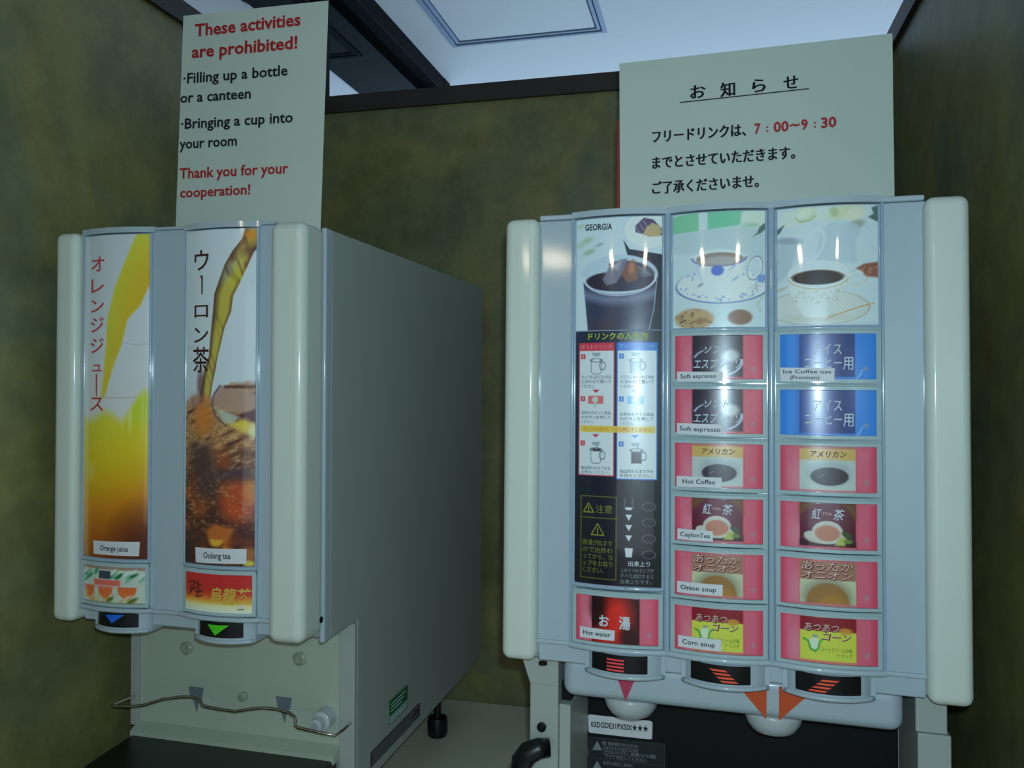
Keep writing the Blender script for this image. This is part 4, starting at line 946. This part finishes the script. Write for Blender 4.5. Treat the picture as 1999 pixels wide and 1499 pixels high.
MB().lathe([(.0048, .0298), (.0048, .0268), (.0036, .0258), (.0028, .0268), (.0005, .0268)], (-.0375, 0, -.5213), 20, 'y').done('screw', M['black'], Rr, FRt)
MB().lathe([(.0045, -.4500), (.0045, -.4475), (.0005, -.4475)], (-.034, .018, -.0035), 16).done('screw', M['black'], Rr, FRt)
# stickers on the bay panel, placed from photo points on that panel
def quad_on(name, fr, d, pts, m, parent, r=0):
    P = [fr.uv(x, y, d) for x, y in pts]
    return MB().prism(P, d - .0004, d, 'y').done(name, m, parent, fr)
cs = quad_on('code_sticker', FRt, .128, [(1150, 1394), (1270, 1407), (1274, 1410), (1273, 1442), (1268, 1443), (1152, 1430), (1149, 1427), (1148, 1397)], M['white'], Rr)
T = Text(FRt, lambda u: .128, .0008); T.px('03DGDE31PXSIX★★★', (1154, 1418), (1266, 1428), .0062, d=.128, bold=.02, cjk=False); T.done('lettering', M['black_ink'], cs)
wlb = quad_on('warning_label', FRt, .128, [(1124, 1435), (1298, 1452), (1298, 1600), (1124, 1580)], mat('warning_black', (.09, .10, .13), .5), Rr)
T = Text(FRt, lambda u: .128, .0007)
def tri(cx, cy, s):
    P = [FRt.uv(x, y, .128) for x, y in ((cx, cy - s), (cx + s, cy + s * .8), (cx - s, cy + s * .7))]; T.poly(P)
for q in ((1139, 1450, 9), (1166, 1456, 10), (1166, 1494, 10)): tri(*q)
T.done('warning_mark', M['greyink'], wlb)
T = Text(FRt, lambda u: .128, .0007)
for s_, a_, b_, h_ in (('警告', (1128, 1471), (1150, 1473), .0060), ('警告  熱湯や蒸気でやけどのおそれ', (1176, 1454), (1246, 1461), .0042), ('がありますので注ぎ口に手を', (1178, 1463), (1246, 1470), .0042), ('近づけないでください。扉を開けるときは電源', (1179, 1471), (1280, 1481), .0042), ('プラグを抜いてください', (1181, 1479), (1262, 1489), .0042), ('お手入れはこまめに', (1178, 1492), (1236, 1498), .0042)):
    T.px(s_, a_, b_, h_, d=.128, bold=.01)
T.done('lettering', M['greyink'], wlb)
T = Text(FRt, lambda u: .128, .0006)
def stroke(a_, b_, wd=.0006):
    (u0, z0), (u1, z1) = FRt.uv(*a_, .128), FRt.uv(*b_, .128); n_ = Vector((z0 - z1, u1 - u0)).normalized() * wd / 2
    T.poly([(u0 - n_[0], z0 - n_[1]), (u1 - n_[0], z1 - n_[1]), (u1 + n_[0], z1 + n_[1]), (u0 + n_[0], z0 + n_[1])])
for a_, b_ in (((1124, 1435), (1298, 1452)), ((1124, 1475), (1298, 1494)), ((1124, 1435), (1124, 1560)), ((1153, 1438), (1153, 1560)), ((1298, 1452), (1298, 1560))): stroke(a_, b_)
T.done('rule_lines', ink('dimline', (.22, .25, .28)), wlb)

# ================================================================== the two laminated notices standing on the machines
def notice(name, fr, d, corners, label, thick=.0006, bow=0.0, m='paper', lift=0):
    """A4 sheet through four photo points on a plane d behind the machine face, slightly bowed"""
    P = [Vector((*fr.uv(x, y, d),)) for x, y in corners]   # tl tr br bl
    n = 10; b = bmesh.new(); g = {}
    for s_ in (0, 1):
        for j in range(n + 1):
            for i in range(n + 1):
                t, v = i / n, j / n
                q = (P[3] * (1 - t) + P[2] * t) * (1 - v) + (P[0] * (1 - t) + P[1] * t) * v
                g[s_, i, j] = b.verts.new((q[0], d + bow * math.sin(math.pi * t) + s_ * thick, q[1]))
    for i in range(n):
        for j in range(n):
            b.faces.new((g[0, i, j], g[0, i + 1, j], g[0, i + 1, j + 1], g[0, i, j + 1])); b.faces.new((g[1, i, j + 1], g[1, i + 1, j + 1], g[1, i + 1, j], g[1, i, j]))
        b.faces.new((g[0, i, 0], g[1, i, 0], g[1, i + 1, 0], g[0, i + 1, 0])); b.faces.new((g[0, i + 1, n], g[1, i + 1, n], g[1, i, n], g[0, i, n]))
        b.faces.new((g[0, 0, i + 1], g[1, 0, i + 1], g[1, 0, i], g[0, 0, i])); b.faces.new((g[0, n, i], g[1, n, i], g[1, n, i + 1], g[0, n, i + 1]))
    bmesh.ops.recalc_face_normals(b, faces=b.faces[:])
    mb = MB(); mb._add(b); o = mb.done(name, M[m], None, fr, pivot=((P[3][0] + P[2][0]) / 2, d, P[3][1]))
    return tag(o, label, 'notice')
DL, DR = .150, .145
nl = notice('english_notice', FL, DL, [(358, 31), (641, 1), (624.5, 478), (341.5, 476)], 'upright laminated notice in English, These activities are prohibited, on the juice dispenser')
cap_ = lambda px: px * .000745
for s_, a_, b_, h_, m_ in (('These activities', (381, 71.5), (587, 49.5), 22, 'red'), ('are prohibited!', (375, 113.5), (581, 94.5), 22, 'red'),
        ('·Filling up a bottle', (358.5, 163.5), (562, 147), 18.5, 'black_ink'), ('or a canteen', (352.5, 201), (490, 192), 18.5, 'black_ink'),
        ('·Bringing a cup into', (354, 252), (572, 238.5), 18.5, 'black_ink'), ('your room', (351, 291), (463, 284), 18.5, 'black_ink'),
        ('Thank you for your', (351, 349), (563, 338), 19, 'red'), ('cooperation!', (352, 386), (489, 379), 18, 'red')):
    T = Text(FL, lambda u: DL, .0008); T.px(s_, a_, b_, cap_(h_), d=DL, bold=.024 if h_ > 21 else .019, cjk=False); T.done('text_line', M[m_], nl)
nr = notice('japanese_notice', FRt, DR, [(1209, 124), (1742, 65), (1747, 447), (1211, 480)], 'wide laminated notice in Japanese with drink hours, standing on the coffee dispenser')
T = Text(FRt, lambda u: DR, .0008); hc = lambda px: px * .00055
for ch, x0, x1, y in (('お', 1348, 1377, 195), ('知', 1407, 1435, 190.5), ('ら', 1469, 1495, 183), ('せ', 1530, 1558, 177)):
    for q in (-.7, 0, .7): T.px(ch, (x0 + q, y), (x1 + q, y - 3), hc(28), d=DR, bold=.008)
T.done('heading', M['black_ink'], nr)
(a0, z0), (a1, z1) = FRt.uv(1327, 200.5, DR), FRt.uv(1579, 173.5, DR)
T = Text(FRt, lambda u: DR, .0008); T.poly([(a0, z0 - .0006), (a1, z1 - .0006), (a1, z1 + .0006), (a0, z0 + .0006)]); T.done('underline', M['black_ink'], nr)
for s_, a_, b_ in (('フリードリンクは、', (1273.5, 280), (1456, 266)), ('までとさせていただきます。', (1273.5, 331), (1552, 310.5)), ('ご了承くださいませ。', (1273.5, 380), (1481, 366))):
    T = Text(FRt, lambda u: DR, .0008)
    for q in (-.6, .1, .8): T.px(s_, (a_[0] + q, a_[1]), (b_[0] + q, b_[1]), hc(25), d=DR, bold=.010)
    T.done('text_line', M['black_ink'], nr)
T = Text(FRt, lambda u: DR, .0008)
for s_, x0, x1, h_, up in (('7', 1473, 1485, 21, 0), (':', 1496, 1500, 17, 2), ('00', 1510, 1540, 21, 0), ('~', 1542, 1561, 20, 3), ('9', 1564, 1577, 21, 0), (':', 1589, 1593, 17, 2), ('30', 1603, 1633, 21, 0)):
    yb = 261.5 - (x0 - 1473) * .088 - up; T.px(s_, (x0, yb), (x1, yb - (x1 - x0) * .088), hc(h_), d=DR, bold=.03, cjk=False)
T.done('text_line', M['red'], nr)
rs = notice('red_backing_sheet', FRt, DR + .004, [(1205.5, 235), (1500, 200), (1500, 440), (1203.5, 480)], 'red sheet just showing as a thin edge left of the Japanese notice', m='redpaper')
bpy.data.objects.remove(_to)
for o in bpy.data.objects:
    if '_b' in o: del o['_b']
